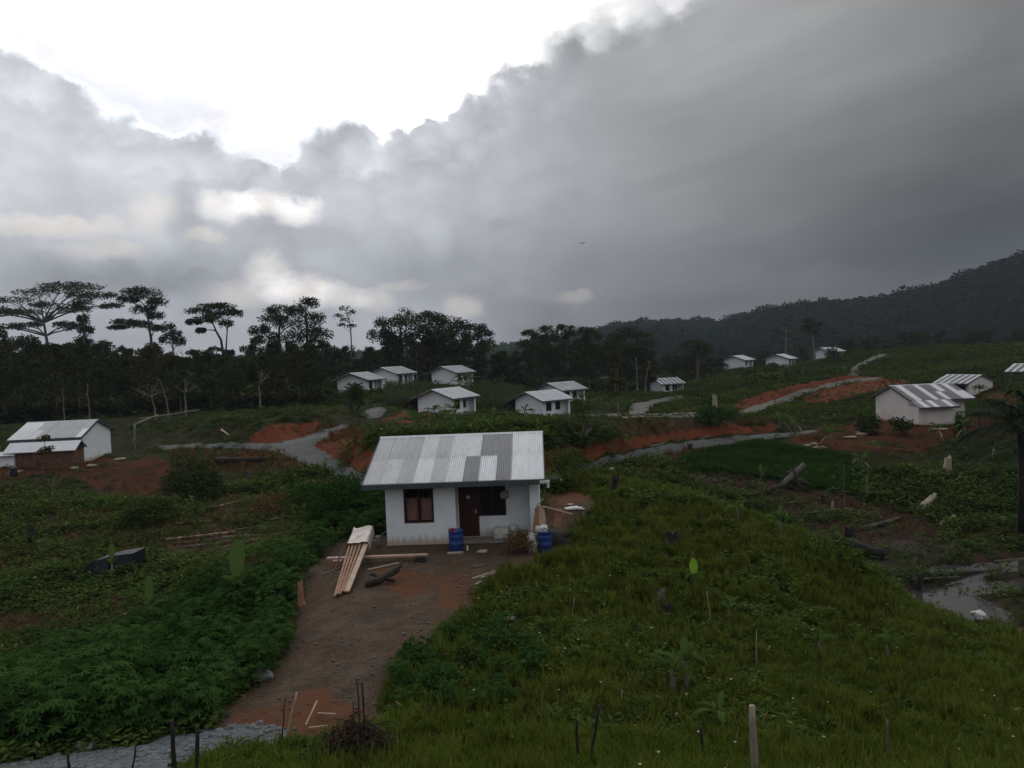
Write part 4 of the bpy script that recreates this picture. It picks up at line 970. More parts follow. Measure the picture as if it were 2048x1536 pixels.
P = np.stack([X, D, Z], 1)[ok]; scatter('grass', th, P, rng.uniform(.5, 1.2, len(P))*np.clip(P[:, 1]/160, .7, 1.5), L['grass'], 'short grass over the hill carrying the far houses', 'grass', tshift=np.clip((fbm(P[:, 0]*.05, P[:, 1]*.05, 4, 56)-.62)*2.2, -.7, .3))
# dry brown growth
td = [t_tuft(14, .55, .02, .32, .7) for _ in range(4)]
X, D, Z, qx, qy = sample(26000, -350, 2350, 14, 100, 1.0)
dens = np.clip(gm('brown', X, D)*.9+gm('mud', X, D)*.15+gm('debris', X, D)*.35+.035, 0, 1)*(1-gm('hard', X, D))
ok = (rng.random(len(X)) < dens) & ~in_house(X, D); P = np.stack([X, D, Z], 1)[ok]
scatter('grass', td, P, rng.uniform(.5, 1.1, len(P))*np.clip(P[:, 1]/45, .7, 1.7), L['dry'], 'withered brown grass in patches among the green', 'grass', tilt=.3)
# cassava thicket filling the hollow left of the path
cs = [t_palmate(44, .62, 1.15, .165) for _ in range(6)]
X, D, Z, qx, qy = sample(5200, -500, 800, 14.5, 46, .8)
dens = region_vals(qx, qy, [(K_CASS, 1.0)], 0.0)*(1-gm('hard', X, D)); ok = (rng.random(len(X)) < dens*np.clip((fbm(X*.5, D*.5, 3, 63)-.30)*5, .25, 1)) & ~in_house(X, D, .8)
P = np.stack([X, D, Z], 1)[ok]; S = rng.uniform(.5, 1.2, len(P))*(.45+1.0*fbm(P[:, 0]*.5, P[:, 1]*.5, 3, 61))
scatter('cassava_undergrowth', cs, P, S, L['cassava'], 'dense cassava thicket filling the hollow to the left of the dirt path', 'cassava thicket', tshift=np.clip((fbm(P[:, 0]*.4, P[:, 1]*.4, 3, 62)-.5)*1.2+rng.uniform(-.35, .3, len(P)), -.6, .45), tilt=.12)
X, D, Z, qx, qy = sample(1500, 740, 1120, 14, 24, .8); ok = inpoly(qx, qy, K_CASS2) & (gm('hard', X, D) < .4) & (rng.random(len(X)) < .13)
P = np.stack([X, D, Z], 1)[ok]; scatter('cassava_undergrowth', cs, P, rng.uniform(.30, .62, len(P)), L['cassava'], 'young cassava and weeds along the right edge of the dirt path', 'cassava', tilt=.15)
# tiny white flowers
fl = MB()
for k in range(5):
    a = k*1.256; fl.poly([(0, 0, 0), (.02*math.cos(a-.4), .02*math.sin(a-.4), .012), (.03*math.cos(a), .03*math.sin(a), .008), (.02*math.cos(a+.4), .02*math.sin(a+.4), .012)])
X, D, Z, qx, qy = sample(1700, 900, 2300, 10, 33, 1.0); ok = inpoly(qx, qy, K_KNOLL) & (gm('bare', X, D) < .4) & (rng.random(len(X)) < .06)
P = np.stack([X, D, Z+rng.uniform(.22, .42, len(X))], 1)[ok]; scatter('flowers', [T_from(fl)], P, rng.uniform(.6, 1.1, len(P)), L['flower'], 'tiny white flowers dotted through the knoll grass', 'flowers')
# loose stones on path and road
def t_stone():
    mb = MB(); r = [random.uniform(.6, 1) for _ in range(8)]
    vs = [(sx*r[i], sy*r[(i+1) % 8]*.8, sz*.5*r[(i+2) % 8]) for i, (sx, sy, sz) in enumerate([(-1, -1, -1), (1, -1, -1), (1, 1, -1), (-1, 1, -1), (-1, -1, 1), (1, -1, 1), (1, 1, 1), (-1, 1, 1)])]
    mb.v = vs; mb.t = [random.random()]*8; mb.f = [(0, 3, 2, 1), (4, 5, 6, 7), (0, 1, 5, 4), (1, 2, 6, 5), (2, 3, 7, 6), (3, 0, 4, 7)]; return T_from(mb)
st = [t_stone() for _ in range(6)]
X, D, Z, qx, qy = sample(60000, -300, 1300, 12.5, 36, .9)
mp = gm('path', X, D)*.10; mn = gm('roadn', X, D)*.9; mpb = inpoly(qx, qy, Z_PEBBLE)*.9
ok = (rng.random(len(X)) < np.maximum(np.maximum(mp, mn), mpb)) & ~in_house(X, D); P = np.stack([X, D, Z+.02], 1)[ok]
S = rng.gamma(2.0, .007, len(P)).clip(.006, .05)*np.where(gm('roadn', P[:, 0], P[:, 1]) > .5, 2.0, 1.0)
M['pebbles'] = mat('grey_pebbles', (.13, .145, .16), (.045, .048, .052), 9, .85)
scatter('gravel', st, P, S, M['pebbles'], 'loose grey stones on the gravel road and the dirt path', 'gravel')

# ------------------------------------------------------------------ trees
def clump_leaves(mb, c, r, n, L_, W_, tt=(0, .85), down=.15):
    for _ in range(n):
        d = rdir(-.75, 1); k = random.random()**.35; p = (c[0]+d.x*r[0]*k, c[1]+d.y*r[1]*k, c[2]+d.z*r[2]*k)
        dd = rdir(-.6, .4)+d*.5; dd.z -= down; nn = rdir(.1, 1)
        # leaf tone drawn at random within the tt range
        t = tt[0]+(tt[1]-tt[0])*random.random()
        leafq(mb, p, dd, nn, L_*random.uniform(.6, 1.3), W_*random.uniform(.7, 1.3), t)
def limb(mb, a, b, ra, rb, wob=.08, n=4, seg=6, sag=0.0):
    a, b = Vector(a), Vector(b); Ln = (b-a).length; P = []; Rr = []
    for i in range(n+1):
        t = i/n; p = a.lerp(b, t); p += Vector((random.uniform(-1, 1), random.uniform(-1, 1), random.uniform(-.5, .5)))*Ln*wob*math.sin(math.pi*t); p.z += sag*math.sin(math.pi*t)*Ln; P.append(p); Rr.append(ra*(1-t)+rb*t)
    mb.tube(P, Rr, seg, cap=False); return P
def make_tree(name, clumps, trunk, forks, leaf, bark, leafn=140, L_=.55, W_=.3, r0=.28, parent=None, sub=6, tt=(0, .85)):
    """clumps: (x,y,z,rx,ry,rz); trunk: list of points; forks: index of trunk point each clump springs from (or None)"""
    tm = MB(); n = len(trunk); tm.tube(trunk, [r0*1.5]+[r0*(1-.65*i/(n-1)) for i in range(1, n)], 8, cap=False)
    cm = MB()
    for i, c in enumerate(clumps):
        f = forks[i] if forks else None
        base = trunk[f] if f is not None else min(trunk[n//2:], key=lambda p: (Vector(p)-Vector(c[:3])).length+max(0, p[2]-c[2])*3)
        P = limb(tm, base, (c[0], c[1], c[2]-c[5]*.3), r0*.38, r0*.10, .06, 4, 5, .08)
        for _ in range(sub):
            d = rdir(-.1, .9); e = (c[0]+d.x*c[3]*.8, c[1]+d.y*c[4]*.8, c[2]+d.z*c[5]*.7)
            limb(tm, P[random.choice((2, 3, 4))], e, r0*.10, r0*.03, .08, 2, 4)
            k = random.uniform(.30, .55); clump_leaves(cm, e, (c[3]*k, c[4]*k, c[5]*(k+.2)), int(leafn/sub*.75), L_, W_, tt)
        clump_leaves(cm, c[:3], c[3:6], int(leafn*.3), L_, W_, tt)
    root = empty(name) if parent is None else parent
    link_mesh('trunk', tm.mesh('trunk', bark, True), root); link_mesh('crown', mesh_np('crown', np.array(cm.v), np.array(cm.f), leaf, cm.t), root)
    return root
def px_tree(name, label, base, D, tops, trunkpx, leaf='tree', bark='bark', r0=.3, leafn=150, L_=.5, W_=.28, sub=6, depth=1.0, cat='tree', group='tall trees left standing above the forest', tt=(0, .85)):
    """tops: crown masses (px, py, half width px, half height px) at distance D, trunkpx: points of the trunk"""
    b = at(base[0], D) if base is not None else None
    k = D/F_PX
    def W(px, py, dd=0): p = ray(px, py)*(D+dd); return (p[0], p[1], p[2])
    root = empty(name, tuple(b)); o = Vector(b)
    cl = []
    for (px, py, a, h_) in tops:
        dd = random.uniform(-1, 1)*a*k*.9*depth; p = W(px, py, dd); cl.append((p[0]-o.x, p[1]-o.y, p[2]-o.z, a*k, a*k*.9, h_*k))
    tr = [(0, 0, -.5)]+[tuple(Vector(W(px, py, random.uniform(-.3, .3)))-o) for px, py in trunkpx]
    make_tree(name, cl, tr, None, L[leaf], M[bark], leafn, L_, W_, r0, root, sub, tt)
    return tag(root, label, cat, group)
px_tree('emergent_tree', 'giant hazy tree with wide flat layered crown at the far left of the forest', (95, 0), 340,
        [(20, 600, 48, 8), (75, 585, 45, 8), (120, 574, 42, 9), (165, 575, 38, 10), (195, 592, 34, 8), (222, 612, 22, 6), (40, 625, 40, 8), (95, 612, 38, 8), (150, 620, 34, 8), (-25, 618, 36, 9), (10, 655, 30, 8), (60, 650, 26, 7), (130, 650, 26, 7), (-60, 640, 30, 10), (-10, 690, 28, 10), (40, 690, 22, 9), (150, 655, 24, 9), (20, 625, 34, 8), (-30, 660, 30, 10), (10, 715, 34, 12), (70, 705, 22, 9), (130, 700, 26, 10), (165, 590, 30, 9)],
        [(96, 730), (97, 700), (92, 672), (88, 645)], 'tree', 'bark', r0=1.1, leafn=620, L_=.95, W_=.5, sub=9)
px_tree('vine_clad_tree', 'slender dark tree wrapped in vines before the giant flat-crowned one', (168, 0), 195, [(166, 610, 19, 13), (168, 640, 12, 12), (172, 662, 14, 12), (168, 685, 18, 14), (166, 703, 22, 12)], [(168, 700), (168, 665), (166, 625)], leafn=620, r0=.35)
px_tree('emergent_tree', 'tall tree with rounded crown and a lower side shelf of brownish leaves', (303, 0), 215,
        [(270, 583, 24, 10), (295, 592, 28, 14), (318, 605, 20, 10), (256, 600, 20, 9), (285, 620, 26, 11), (310, 632, 16, 10), (250, 645, 26, 7), (232, 655, 18, 5), (280, 650, 24, 8), (310, 657, 14, 6)],
        [(303, 700), (302, 675), (298, 655), (295, 625)], 'tree', 'bark', r0=.55, leafn=760, L_=.6, sub=8)
px_tree('forest_tree', 'small dense round-topped tree between the two tall flat crowns', (345, 0), 200, [(338, 660, 14, 13), (350, 672, 14, 12), (358, 684, 12, 12), (335, 680, 14, 12)], [(346, 700), (345, 670)], leafn=520)
px_tree('emergent_tree', 'flat-topped dark tree on a leaning forked trunk', (446, 0), 205,
        [(398, 622, 24, 7), (420, 612, 28, 6), (445, 614, 24, 7), (386, 645, 14, 6), (410, 640, 24, 10), (430, 632, 24, 11), (402, 662, 10, 6)], [(446, 705), (442, 680), (432, 662), (425, 645)], 'tree', 'barkdark', r0=.45, leafn=760, sub=9)
px_tree('emergent_tree', 'thinner tree whose crown touches the flat-topped dark tree', (452, 0), 206, [(455, 625, 18, 10), (470, 628, 16, 8), (452, 648, 14, 10)], [(452, 700), (454, 668), (456, 640)], 'tree', 'barkdark', r0=.28, leafn=520, sub=7)
px_tree('forest_tree', 'big dark tree with lumpy crown, left of two against the bright cloud gap', (560, 0), 190, [(560, 622, 26, 13), (548, 640, 28, 14), (575, 650, 26, 18), (520, 662, 20, 14), (535, 680, 26, 14)], [(560, 705), (558, 670), (560, 640)], r0=.5, leafn=800, sub=9)
px_tree('forest_tree', 'taller dark tree with lumpy crown, right of two against the bright cloud gap', (615, 0), 188, [(612, 608, 24, 13), (598, 625, 22, 14), (625, 640, 26, 16), (610, 665, 32, 20), (640, 672, 22, 16), (590, 680, 30, 18)], [(615, 705), (614, 670), (612, 635)], r0=.5, leafn=800, sub=9)
px_tree('emergent_tree', 'small open-crowned tree on a thin bare stem against the sky', (702, 0), 210, [(688, 618, 12, 7), (700, 626, 12, 6), (678, 632, 12, 6), (694, 640, 14, 6), (702, 652, 9, 4), (684, 650, 9, 4)], [(703, 700), (702, 668), (698, 640), (692, 622)], r0=.22, leafn=110, L_=.5)
px_tree('forest_tree', 'feathery light tree tip poking above the broad dark mass', (812, 0), 205, [(810, 622, 14, 9), (822, 630, 12, 9), (800, 632, 12, 7), (812, 645, 18, 10)], [(812, 690), (811, 640)], 'tree2', r0=.3, leafn=90)
px_tree('forest_tree', 'broad dark spreading tree forming the left dome behind the village', (800, 0), 192, [(780, 650, 30, 15), (815, 645, 34, 16), (760, 672, 26, 18), (840, 662, 34, 20), (795, 680, 40, 22)], [(800, 712), (800, 680), (802, 655)], r0=.55, leafn=1000, sub=9)
px_tree('forest_tree', 'broad dark spreading tree forming the right dome behind the village', (880, 0), 190, [(862, 635, 30, 12), (890, 645, 34, 14), (915, 660, 28, 18), (870, 665, 40, 22), (900, 690, 44, 24)], [(880, 712), (880, 680), (878, 650)], r0=.55, leafn=1000, sub=9)
px_tree('forest_tree', 'tree with small flat tiers at the right shoulder of the dark domes', (955, 0), 186, [(950, 655, 22, 8), (965, 668, 20, 9), (940, 675, 22, 12), (975, 690, 22, 14), (958, 700, 28, 14)], [(955, 715), (955, 680)], r0=.35, leafn=560)
for px, lab, tp in ((1068, 'leftmost tree of the group in front of the mountain, loose crown', [(1060, 668, 16, 8), (1075, 678, 18, 10), (1050, 690, 18, 10), (1070, 700, 24, 14)]),
                (1095, 'taller tree of the mountain-side group with a knobbly top', [(1092, 660, 14, 9), (1102, 672, 18, 12), (1085, 685, 18, 14), (1100, 705, 24, 18)]),
                (1135, 'layered-crown tree standing second from left before the mountain', [(1130, 656, 18, 7), (1142, 668, 18, 8), (1120, 678, 18, 9), (1138, 695, 24, 16)]),
                (1178, 'dark rounded tree in the middle of the mountain-side group', [(1170, 662, 17, 9), (1182, 675, 20, 12), (1165, 690, 20, 14), (1182, 710, 24, 16)]),
                (1258, 'large flat-topped tree, broadest of those before the mountain', [(1255, 662, 26, 7), (1278, 672, 24, 8), (1232, 675, 22, 9), (1290, 690, 22, 12), (1250, 695, 36, 16)]),
                (1395, 'low round tree at the foot of the mountain left of the far houses', [(1385, 690, 22, 12), (1405, 700, 24, 12), (1390, 715, 30, 14)])):
    px_tree('forest_tree', lab, (px, 0), random.uniform(195, 225), tp, [(px, tp[-1][1]+30), (px, tp[-1][1]), (px, tp[0][1]+8)], random.choice(['tree', 'tree2']), r0=.4, leafn=560, sub=7)
px_tree('lone_tree', 'lone tree with small dark head on a tall pale trunk beside the farthest house', (1629, 0), 252, [(1620, 642, 12, 7), (1626, 652, 15, 10), (1614, 656, 11, 8), (1625, 664, 11, 6)], [(1628, 700), (1626, 680), (1624, 660)], 'tree', 'barkpale', r0=.45, leafn=300, L_=.6)
px_tree('lone_tree', 'thinly leaved pale-limbed tree rising behind the far hilltop houses', (1572, 0), 290, [(1560, 655, 14, 7), (1580, 660, 14, 8), (1590, 672, 10, 7), (1555, 672, 10, 7), (1572, 650, 12, 5)], [(1572, 700), (1571, 680), (1572, 665)], 'tree3', 'barkpale', r0=.4, leafn=70, L_=.6)
for (px, D, y, lab) in ((1842, 262, 668, 'dark tree on the ridge above the large red-pad house, left one'), (1905, 262, 682, 'low bushy tree on the ridge between the two darker ridge trees'), (1952, 264, 668, 'dark tree on the ridge above the large red-pad house, right one'), (1735, 262, 690, 'low dark tree right of the farthest house'), (1530, 250, 712, 'low dark tree between the two hilltop houses'), (1995, 250, 688, 'scrubby tree on the ridge near the right edge of view'), (1790, 255, 690, 'squat dark tree on the ridge right of the hill road')):
    px_tree('ridge_tree', lab, (px, 0), D, [(px-8, y+6, 13, 8), (px+9, y+9, 13, 8), (px, y, 12, 7), (px+2, y+16, 20, 9)], [(px, y+22), (px, y+6)], 'tree', r0=.3, leafn=200, L_=.6, group='dark trees along the far ridge')
# generic trees of the forest edge: eight shapes, copied with their parts
protos = []
for k in range(8):
    Hh = 14.0; n = random.randint(6, 10); cl = []
    for i in range(n):
        a = random.uniform(0, 6.28); u = i/(n-1); zz = Hh*(.38+.56*u); rr = (2.6+1.2*math.sin(u*3.0))*random.uniform(.4, .9)*(1.1-u*.6)
        s_ = random.uniform(1.5, 2.5)*(1.15-.35*u); cl.append((math.cos(a)*rr, math.sin(a)*rr, zz, s_, s_, s_*random.uniform(.5, .8)))
    x1, y1 = random.uniform(-.6, .6), random.uniform(-.6, .6)
    p = make_tree('forest_tree', cl, [(0, 0, -1), (x1*.3, y1*.3, Hh*.3), (x1, y1, Hh*.6), (x1*.8, y1, Hh*.88)], None, L[('tree', 'tree', 'tree2', 'tree', 'tree3', 'tree', 'tree2', 'tree')[k]], M[('bark', 'bark', 'barkpale', 'bark', 'barkpale', 'bark', 'bark', 'barkdark')[k]], 330, .55, .36, .17, sub=6)
    tag(p, 'dark broadleaf tree standing in the close forest edge behind the village', 'tree', 'trees of the forest edge behind the village'); protos.append(p)
sky_pts = [(-500, 670), (0, 676), (140, 690), (240, 700), (330, 704), (420, 706), (480, 700), (540, 688), (620, 690), (700, 704), (740, 690), (780, 668), (900, 664), (960, 690), (1010, 708), (1040, 700), (1080, 690), (1150, 684), (1220, 680), (1300, 690), (1360, 702), (1420, 714), (1500, 728)]
def sky_y(px): return float(np.interp(px, [p[0] for p in sky_pts], [p[1] for p in sky_pts]))-(10 if px < 720 else 3)
used = set(); cnt = 0
def plant_forest(px, D, extra):
    global cnt
    k = random.randrange(8); p = at(px, D); top = ray(px, sky_y(px)+extra)*D; h_ = top[2]-p[2]
    if h_ < 3: return
    o = protos[k] if k not in used else copy_tree(protos[k]); used.add(k)
    s_ = h_/14.0; w_s = min(1.3, max(.6, s_*random.uniform(.8, 1.2)))
    o.location = tuple(p); o.rotation_euler = (0, 0, random.uniform(0, 6.28)); o.scale = (w_s, w_s, s_); cnt += 1
for px in np.arange(-420, 640, 44): plant_forest(px+random.uniform(-16, 16), random.uniform(122, 134), random.uniform(8, 60))
for px in np.arange(-420, 650, 40): plant_forest(px+random.uniform(-16, 16), random.uniform(140, 155), random.uniform(0, 35))
for px in np.arange(-440, 1300, 36): plant_forest(px+random.uniform(-14, 14), random.uniform(178, 192), random.uniform(-4, 30))
for px in np.arange(-460, 1480, 34): plant_forest(px+random.uniform(-14, 14), random.uniform(212, 240), random.uniform(-8, 18))
for px in np.arange(1000, 1480, 30): plant_forest(px+random.uniform(-10, 10), random.uniform(203, 212)+(30 if px > 1300 else 0), random.uniform(0, 26))
def plant_h(px, D, h_):
    k = random.randrange(8); p = at(px, D); o = protos[k] if k not in used else copy_tree(protos[k]); used.add(k)
    o.location = tuple(p); o.rotation_euler = (0, 0, random.uniform(0, 6.28)); o.scale = (h_/14*1.3, h_/14*1.3, h_/14)
for px in np.arange(1490, 2120, 24): plant_h(px+random.uniform(-10, 10), random.uniform(266, 285), random.uniform(3.5, 8))
# understorey at the forest foot
bigb = [t_bushy(150, 1.5, 1.7, .6, .36) for _ in range(5)]
X, D, Z, qx, qy = sample(5200, -550, 1500, 118, 250, .8); pr = (D > np.interp(qx, [-600, 640, 700, 1000, 1150, 1500], [118, 124, 172, 182, 170, 235])).astype(float)
ok = (rng.random(len(X)) < pr) & ~in_house(X, D, 3); P = np.stack([X, D, Z], 1)[ok]
scatter('undergrowth', bigb, P, rng.uniform(.6, 1.9, len(P)), L['tree2'], 'shadowy understorey filling the foot of the forest edge', 'undergrowth')

# ------------------------------------------------------------------ mountain with its forest, far air
prof = [(-900, 735), (-200, 728), (400, 716), (800, 704), (980, 694), (1050, 684), (1090, 672), (1130, 660), (1170, 650), (1215, 640), (1260, 634), (1330, 632), (1390, 636), (1430, 638), (1470, 624), (1510, 618), (1560, 610), (1600, 606), (1640, 606), (1690, 602), (1750, 596), (1800, 588), (1850, 572), (1900, 556), (1960, 534), (2000, 526), (2048, 516), (2200, 480), (2500, 440), (3000, 430)]
def ridge_D(px): return np.interp(px, [-900, 1000, 1300, 2048, 3000], [1500, 1300, 1100, 850, 700])
NPX, ND = 260, 60
pxs = np.linspace(-1200, 3200, NPX); Vh = []; hz = np.zeros((ND, NPX)); hx = np.zeros((ND, NPX)); hy = np.zeros((ND, NPX)); prof = [(a, b+(17 if a > 1100 else 6)) for a, b in prof]
for j, px in enumerate(pxs):
    Dr = float(ridge_D(px)); yr_ = float(np.interp(px, [p[0] for p in prof], [p[1] for p in prof])); x, _, zt = ray(px, yr_+5)*Dr
    for i in range(ND):
        u = i/(ND-1)*1.35; D_ = 360+(Dr-360)*u; sl = x/Dr
        h_ = -24+(zt+24)*(np.sin(min(u, 1)*math.pi/2)**1.5 if u <= 1 else 1-(u-1)*1.6)
        hx[i, j], hy[i, j] = sl*D_, D_; hz[i, j] = h_+(fbm(sl*D_*.006, D_*.006, 4, 71)-.5)*50*min(1, u*1.5)*(0.15 if .85 < u else 1)*max(0, min(1, (zt+24)/80))
hz = hz
Vh = np.stack([hx, hy, hz], -1).reshape(-1, 3); idx = np.arange(ND*NPX).reshape(ND, NPX)
Qh = np.stack([idx[:-1, :-1], idx[:-1, 1:], idx[1:, 1:], idx[1:, :-1]], -1).reshape(-1, 4)
tag(link_mesh('mountain', mesh_np('mountain', Vh, Qh, mat('mountain_soil', (.018, .026, .014), (.03, .035, .018), .02, .95), smooth=True)), kind='structure')
fb_ = []
for _ in range(5):
    mb = MB()
    for q in range(5): c = rdir(0, 1); clump_leaves(mb, (c.x*4, c.y*4, 2+c.z*4), (3.6, 3.6, 2.6), 34, 2.4, 1.5)
    fb_.append(T_from(mb))
nF = 15000; pj = rng.uniform(1000, 2700, nF); uu = rng.random(nF)**.7*1.03
Dr = ridge_D(pj); yy_ = 360+(Dr-360)*uu; jx = (pj+1200)/4400*(NPX-1); ix_ = uu/1.35*(ND-1)
j0 = jx.astype(int); i0 = np.clip(ix_, 0, ND-2).astype(int); zz_ = hz[i0, j0]*(1-(ix_-i0))+hz[i0+1, j0]*(ix_-i0); sl_ = hx[i0, j0]/hy[i0, j0]*(1-(jx-j0))+hx[i0, j0+1]/hy[i0, j0+1]*(jx-j0)
P = np.stack([sl_*yy_, yy_, zz_-1.5], 1); S = rng.gamma(9, .085, nF)*(1+.3*(rng.random(nF) < .03))
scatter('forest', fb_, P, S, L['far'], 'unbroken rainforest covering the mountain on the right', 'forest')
nF = 2600; pj = rng.uniform(-500, 1100, nF); yy_ = rng.uniform(500, 1300, nF); j0 = ((pj+1200)/4400*(NPX-1)).astype(int)
uu = (yy_-360)/(ridge_D(pj)-360); i0 = np.clip(uu/1.35*(ND-1), 0, ND-1).astype(int); P = np.stack([hx[0, j0]/hy[0, j0]*yy_, yy_, hz[i0, j0]-1], 1)
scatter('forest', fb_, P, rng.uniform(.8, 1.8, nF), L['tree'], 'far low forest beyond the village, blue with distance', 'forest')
hb = MB(); hb.box((-2400, -2300, -90), (2400, 2300, 260))
hm = bpy.data.materials.new('haze_air'); hm.use_nodes = True; nt = hm.node_tree; nt.nodes.remove(nt.nodes['Principled BSDF'])
pv = nt.nodes.new('ShaderNodeVolumePrincipled'); pv.inputs['Color'].default_value = (.38, .45, .55, 1); pv.inputs['Density'].default_value = .00024; pv.inputs['Anisotropy'].default_value = 0.0
nt.links.new(pv.outputs[0], nt.nodes['Material Output'].inputs['Volume']); tag(hb.build('haze', hm), 'thin bluish evening air over the valley', 'haze', None, 'stuff')

# ------------------------------------------------------------------ things in and around the yard
def place(name, label, cat, px, py, group=None, rz=0.0, D=None):
    p = at(px, D) if D else hit(px, py)
    o = empty(name, tuple(p), rz); return tag(o, label, cat, group)
def solo(mb, name, mat_, label, cat, loc, group=None, rz=0.0, smooth=False):
    o = mb.build(name, mat_, None, tuple(loc), smooth); o.rotation_euler = (0, 0, rz); return tag(o, label, cat, group)
# water barrels
def barrel(px, py, label):
    b = place('water_barrel', label, 'barrel', px, py, 'blue water barrels by the nearest house'); b.scale = (.93, .93, .90)
    w = MB(); w.lathe([(.275, 0), (.29, .03), (.29, .28), (.30, .30), (.30, .33), (.29, .35), (.29, .58), (.30, .60), (.30, .63), (.29, .65), (.29, .80), (.31, .82), (.31, .86), (.28, .86), (.275, .78), (.0, .74)], 28, cap=False); w.build('drum', M['blue'], b, smooth=True)
    w = MB(); w.lathe([(.0, .70), (.278, .70)], 24, cap=False); w.build('water_surface', wm, b)
    return b
b1 = barrel(913, 1101, 'blue barrel with a red scoop on its rim, left of the brown door')
b2 = barrel(1090, 1103, 'blue barrel with a crumpled white sack on top, right of the porch')
w = MB(); w.lathe([(.05, 0), (.085, .02), (.10, .13), (.09, .13), (.075, .03), (0, .03)], 14, cap=False); w.beam((.09, 0, .11), (.26, 0, .13), .025, .02)
solo(w, 'scoop', M['red'], 'small red plastic scoop resting on the left blue barrel', 'scoop', Vector(b1.location)+Vector((-.12, -.1, .72)), rz=2.4)
w = MB(); w.box((-.30, -.13, 0), (.28, .13, .035)); solo(w, 'wood_block', M['stumpcut'], 'flat pale board on the ground before the left blue barrel', 'board', Vector(b1.location)+Vector((0, -.48, .01)))
def lumpy(name, mat_, label, cat, loc, rx, ry, rz_, seed=0, k=.25, nu=22, nv=14, group=None, rot=0.0, flat=.0):
    V = []; Q = []
    for i in range(nv+1):
        th = math.pi*i/nv
        for j in range(nu):
            ph = 2*math.pi*j/nu; x, y, z = math.sin(th)*math.cos(ph), math.sin(th)*math.sin(ph), math.cos(th)
            pw = (abs(x)**4+abs(y)**4+abs(z)**4)**.25; f = (.82/pw+.18)*(1+k*(float(fbm(np.array(x*1.9+5+seed), np.array(y*1.9+z*1.7+seed), 3, 5))-.5)*2.4+k*.5*abs(float(vnoise(x*5+seed, y*4+z*6, 3))-.5))
            z2 = max(z*f, -.55 if flat else -2)
            V.append((x*rx*f, y*ry*f, (z2+.55 if flat else z2+1)*rz_))
    for i in range(nv):
        for j in range(nu): a = i*nu+j; b = i*nu+(j+1) % nu; Q.append((a, a+nu, b+nu, b))
    o = link_mesh(name, mesh_np(name, V, np.array(Q), mat_, smooth=True)); o.location = tuple(loc); o.rotation_euler = (0, 0, rot); return tag(o, label, cat, group)
lumpy('sack', M['sack'], 'crumpled white sack lying over the right blue barrel', 'sack', Vector(b2.location)+Vector((-.10, .02, .68)), .23, .19, .13, 3, .45)
def HM(lx, ly, lz=0.0):
    """point in the main house's own axes"""
    ca, sa = math.cos(MYAW), math.sin(MYAW)
    return Vector(main_pos)+Vector((lx*ca-ly*sa, lx*sa+ly*ca, lz))
lumpy('cement_sack', M['sack'], 'full white printed sack slumped against the porch wall', 'sack', HM(1.45, -2.62, .02), .34, .22, .27, 9, .3, flat=1)
lumpy('cement_sack', M['sack'], 'smaller torn sack standing at the porch corner', 'sack', HM(1.95, -2.70, .02), .17, .15, .33, 12, .4, flat=1)
lumpy('sack_heap', M['sack'], 'heap of grey and white woven sacks between house wall and barrel', 'sack heap', Vector(b2.location)+Vector((-.46, .15, 0)), .22, .26, .34, 21, .5, flat=1)
lumpy('hanging_bag', M['sheet'], 'small patterned bag hanging on the porch window edge', 'bag', HM(1.62, -2.44, 1.55), .14, .07, .15, 30, .4)
w = MB(); w.lathe([(.03, 0), (.034, .02), (.034, .14), (.012, .18), (.012, .2)], 10); solo(w, 'bottle', M['pvc'], 'pale plastic bottle on the ground right of the left blue barrel', 'bottle', Vector(b1.location)+Vector((.42, -.1, 0)))
# stacked boards leaning at the right of the house
bd = [(-.42, .0, .05, .62, .95, .05, 'narrow'), (-.30, .0, .02, .66, 1.05, .11, ''), (-.18, .02, .0, .70, 1.1, .09, ''), (-.03, .0, -.03, .72, 1.1, .17, '')]
base = Vector(b2.location)+Vector((.02, .85, 0)); base.z = gz(base.x, base.y)+.42
names = ['dark narrow board leaning nearest the house wall beside the barrel', 'reddish board second from the wall in the leaning stack', 'medium board third from the wall in the leaning stack', 'wide pale board with broken top, fourth in the leaning stack']
for i, (dx, dy, tl, _, h_, wd_, _) in enumerate(bd):
    w = MB(); w.prism([(-wd_, 0, 0), (wd_*.9, 0, 0), (wd_, 0, h_*.86), (wd_*.4, 0, h_), (-wd_*.8, 0, h_*.97)], (0, .035, 0)); o = solo(w, 'board', M['woodpale'] if i == 3 else M['wood'], names[i], 'board', base+Vector((dx, dy, 0)), 'offcut boards leaning beside the house', smooth=False); o.rotation_euler = (R(-14), R(10-5*i), 0)
w = MB(); w.prism([(-.16, 0, 0), (.12, 0, 0), (.17, 0, .62), (.03, 0, .74), (-.15, 0, .66)], (0, .12, 0)); o = solo(w, 'board', M['wood'], 'thick block-like offcut standing apart, rightmost of the boards', 'board', base+Vector((.52, .1, .25)), 'offcut boards leaning beside the house'); o.rotation_euler = (R(-10), R(4), R(-12))
lumpy('firewood_heap', M['char'], 'dark heap of bark and offcuts under the leaning boards', 'wood heap', base+Vector((.15, .2, -.50)), .70, .4, .36, 33, .5, flat=1)
w = MB(); w.beam((-.5, 0, .95), (.62, .0, .60), .06, .05); solo(w, 'stick', M['woodpale'], 'pale batten lying slantwise across the top of the board offcuts', 'stick', base+Vector((.48, .1, .12)))
w = MB(); w.beam((-.15, 0, 0), (.12, .0, .3), .06, .04); solo(w, 'stick', M['woodpale'], 'short pale stub sticking up behind the leaning boards', 'stick', base+Vector((-.1, .15, 1.05)))
lumpy('plastic_sheet', M['pvc'], 'white plastic sheet crumpled on the grass edge behind the house', 'sheet', hit(1148, 1018)+np.array([0, 0, .0]), .36, .22, .05, 41, .6, flat=1)
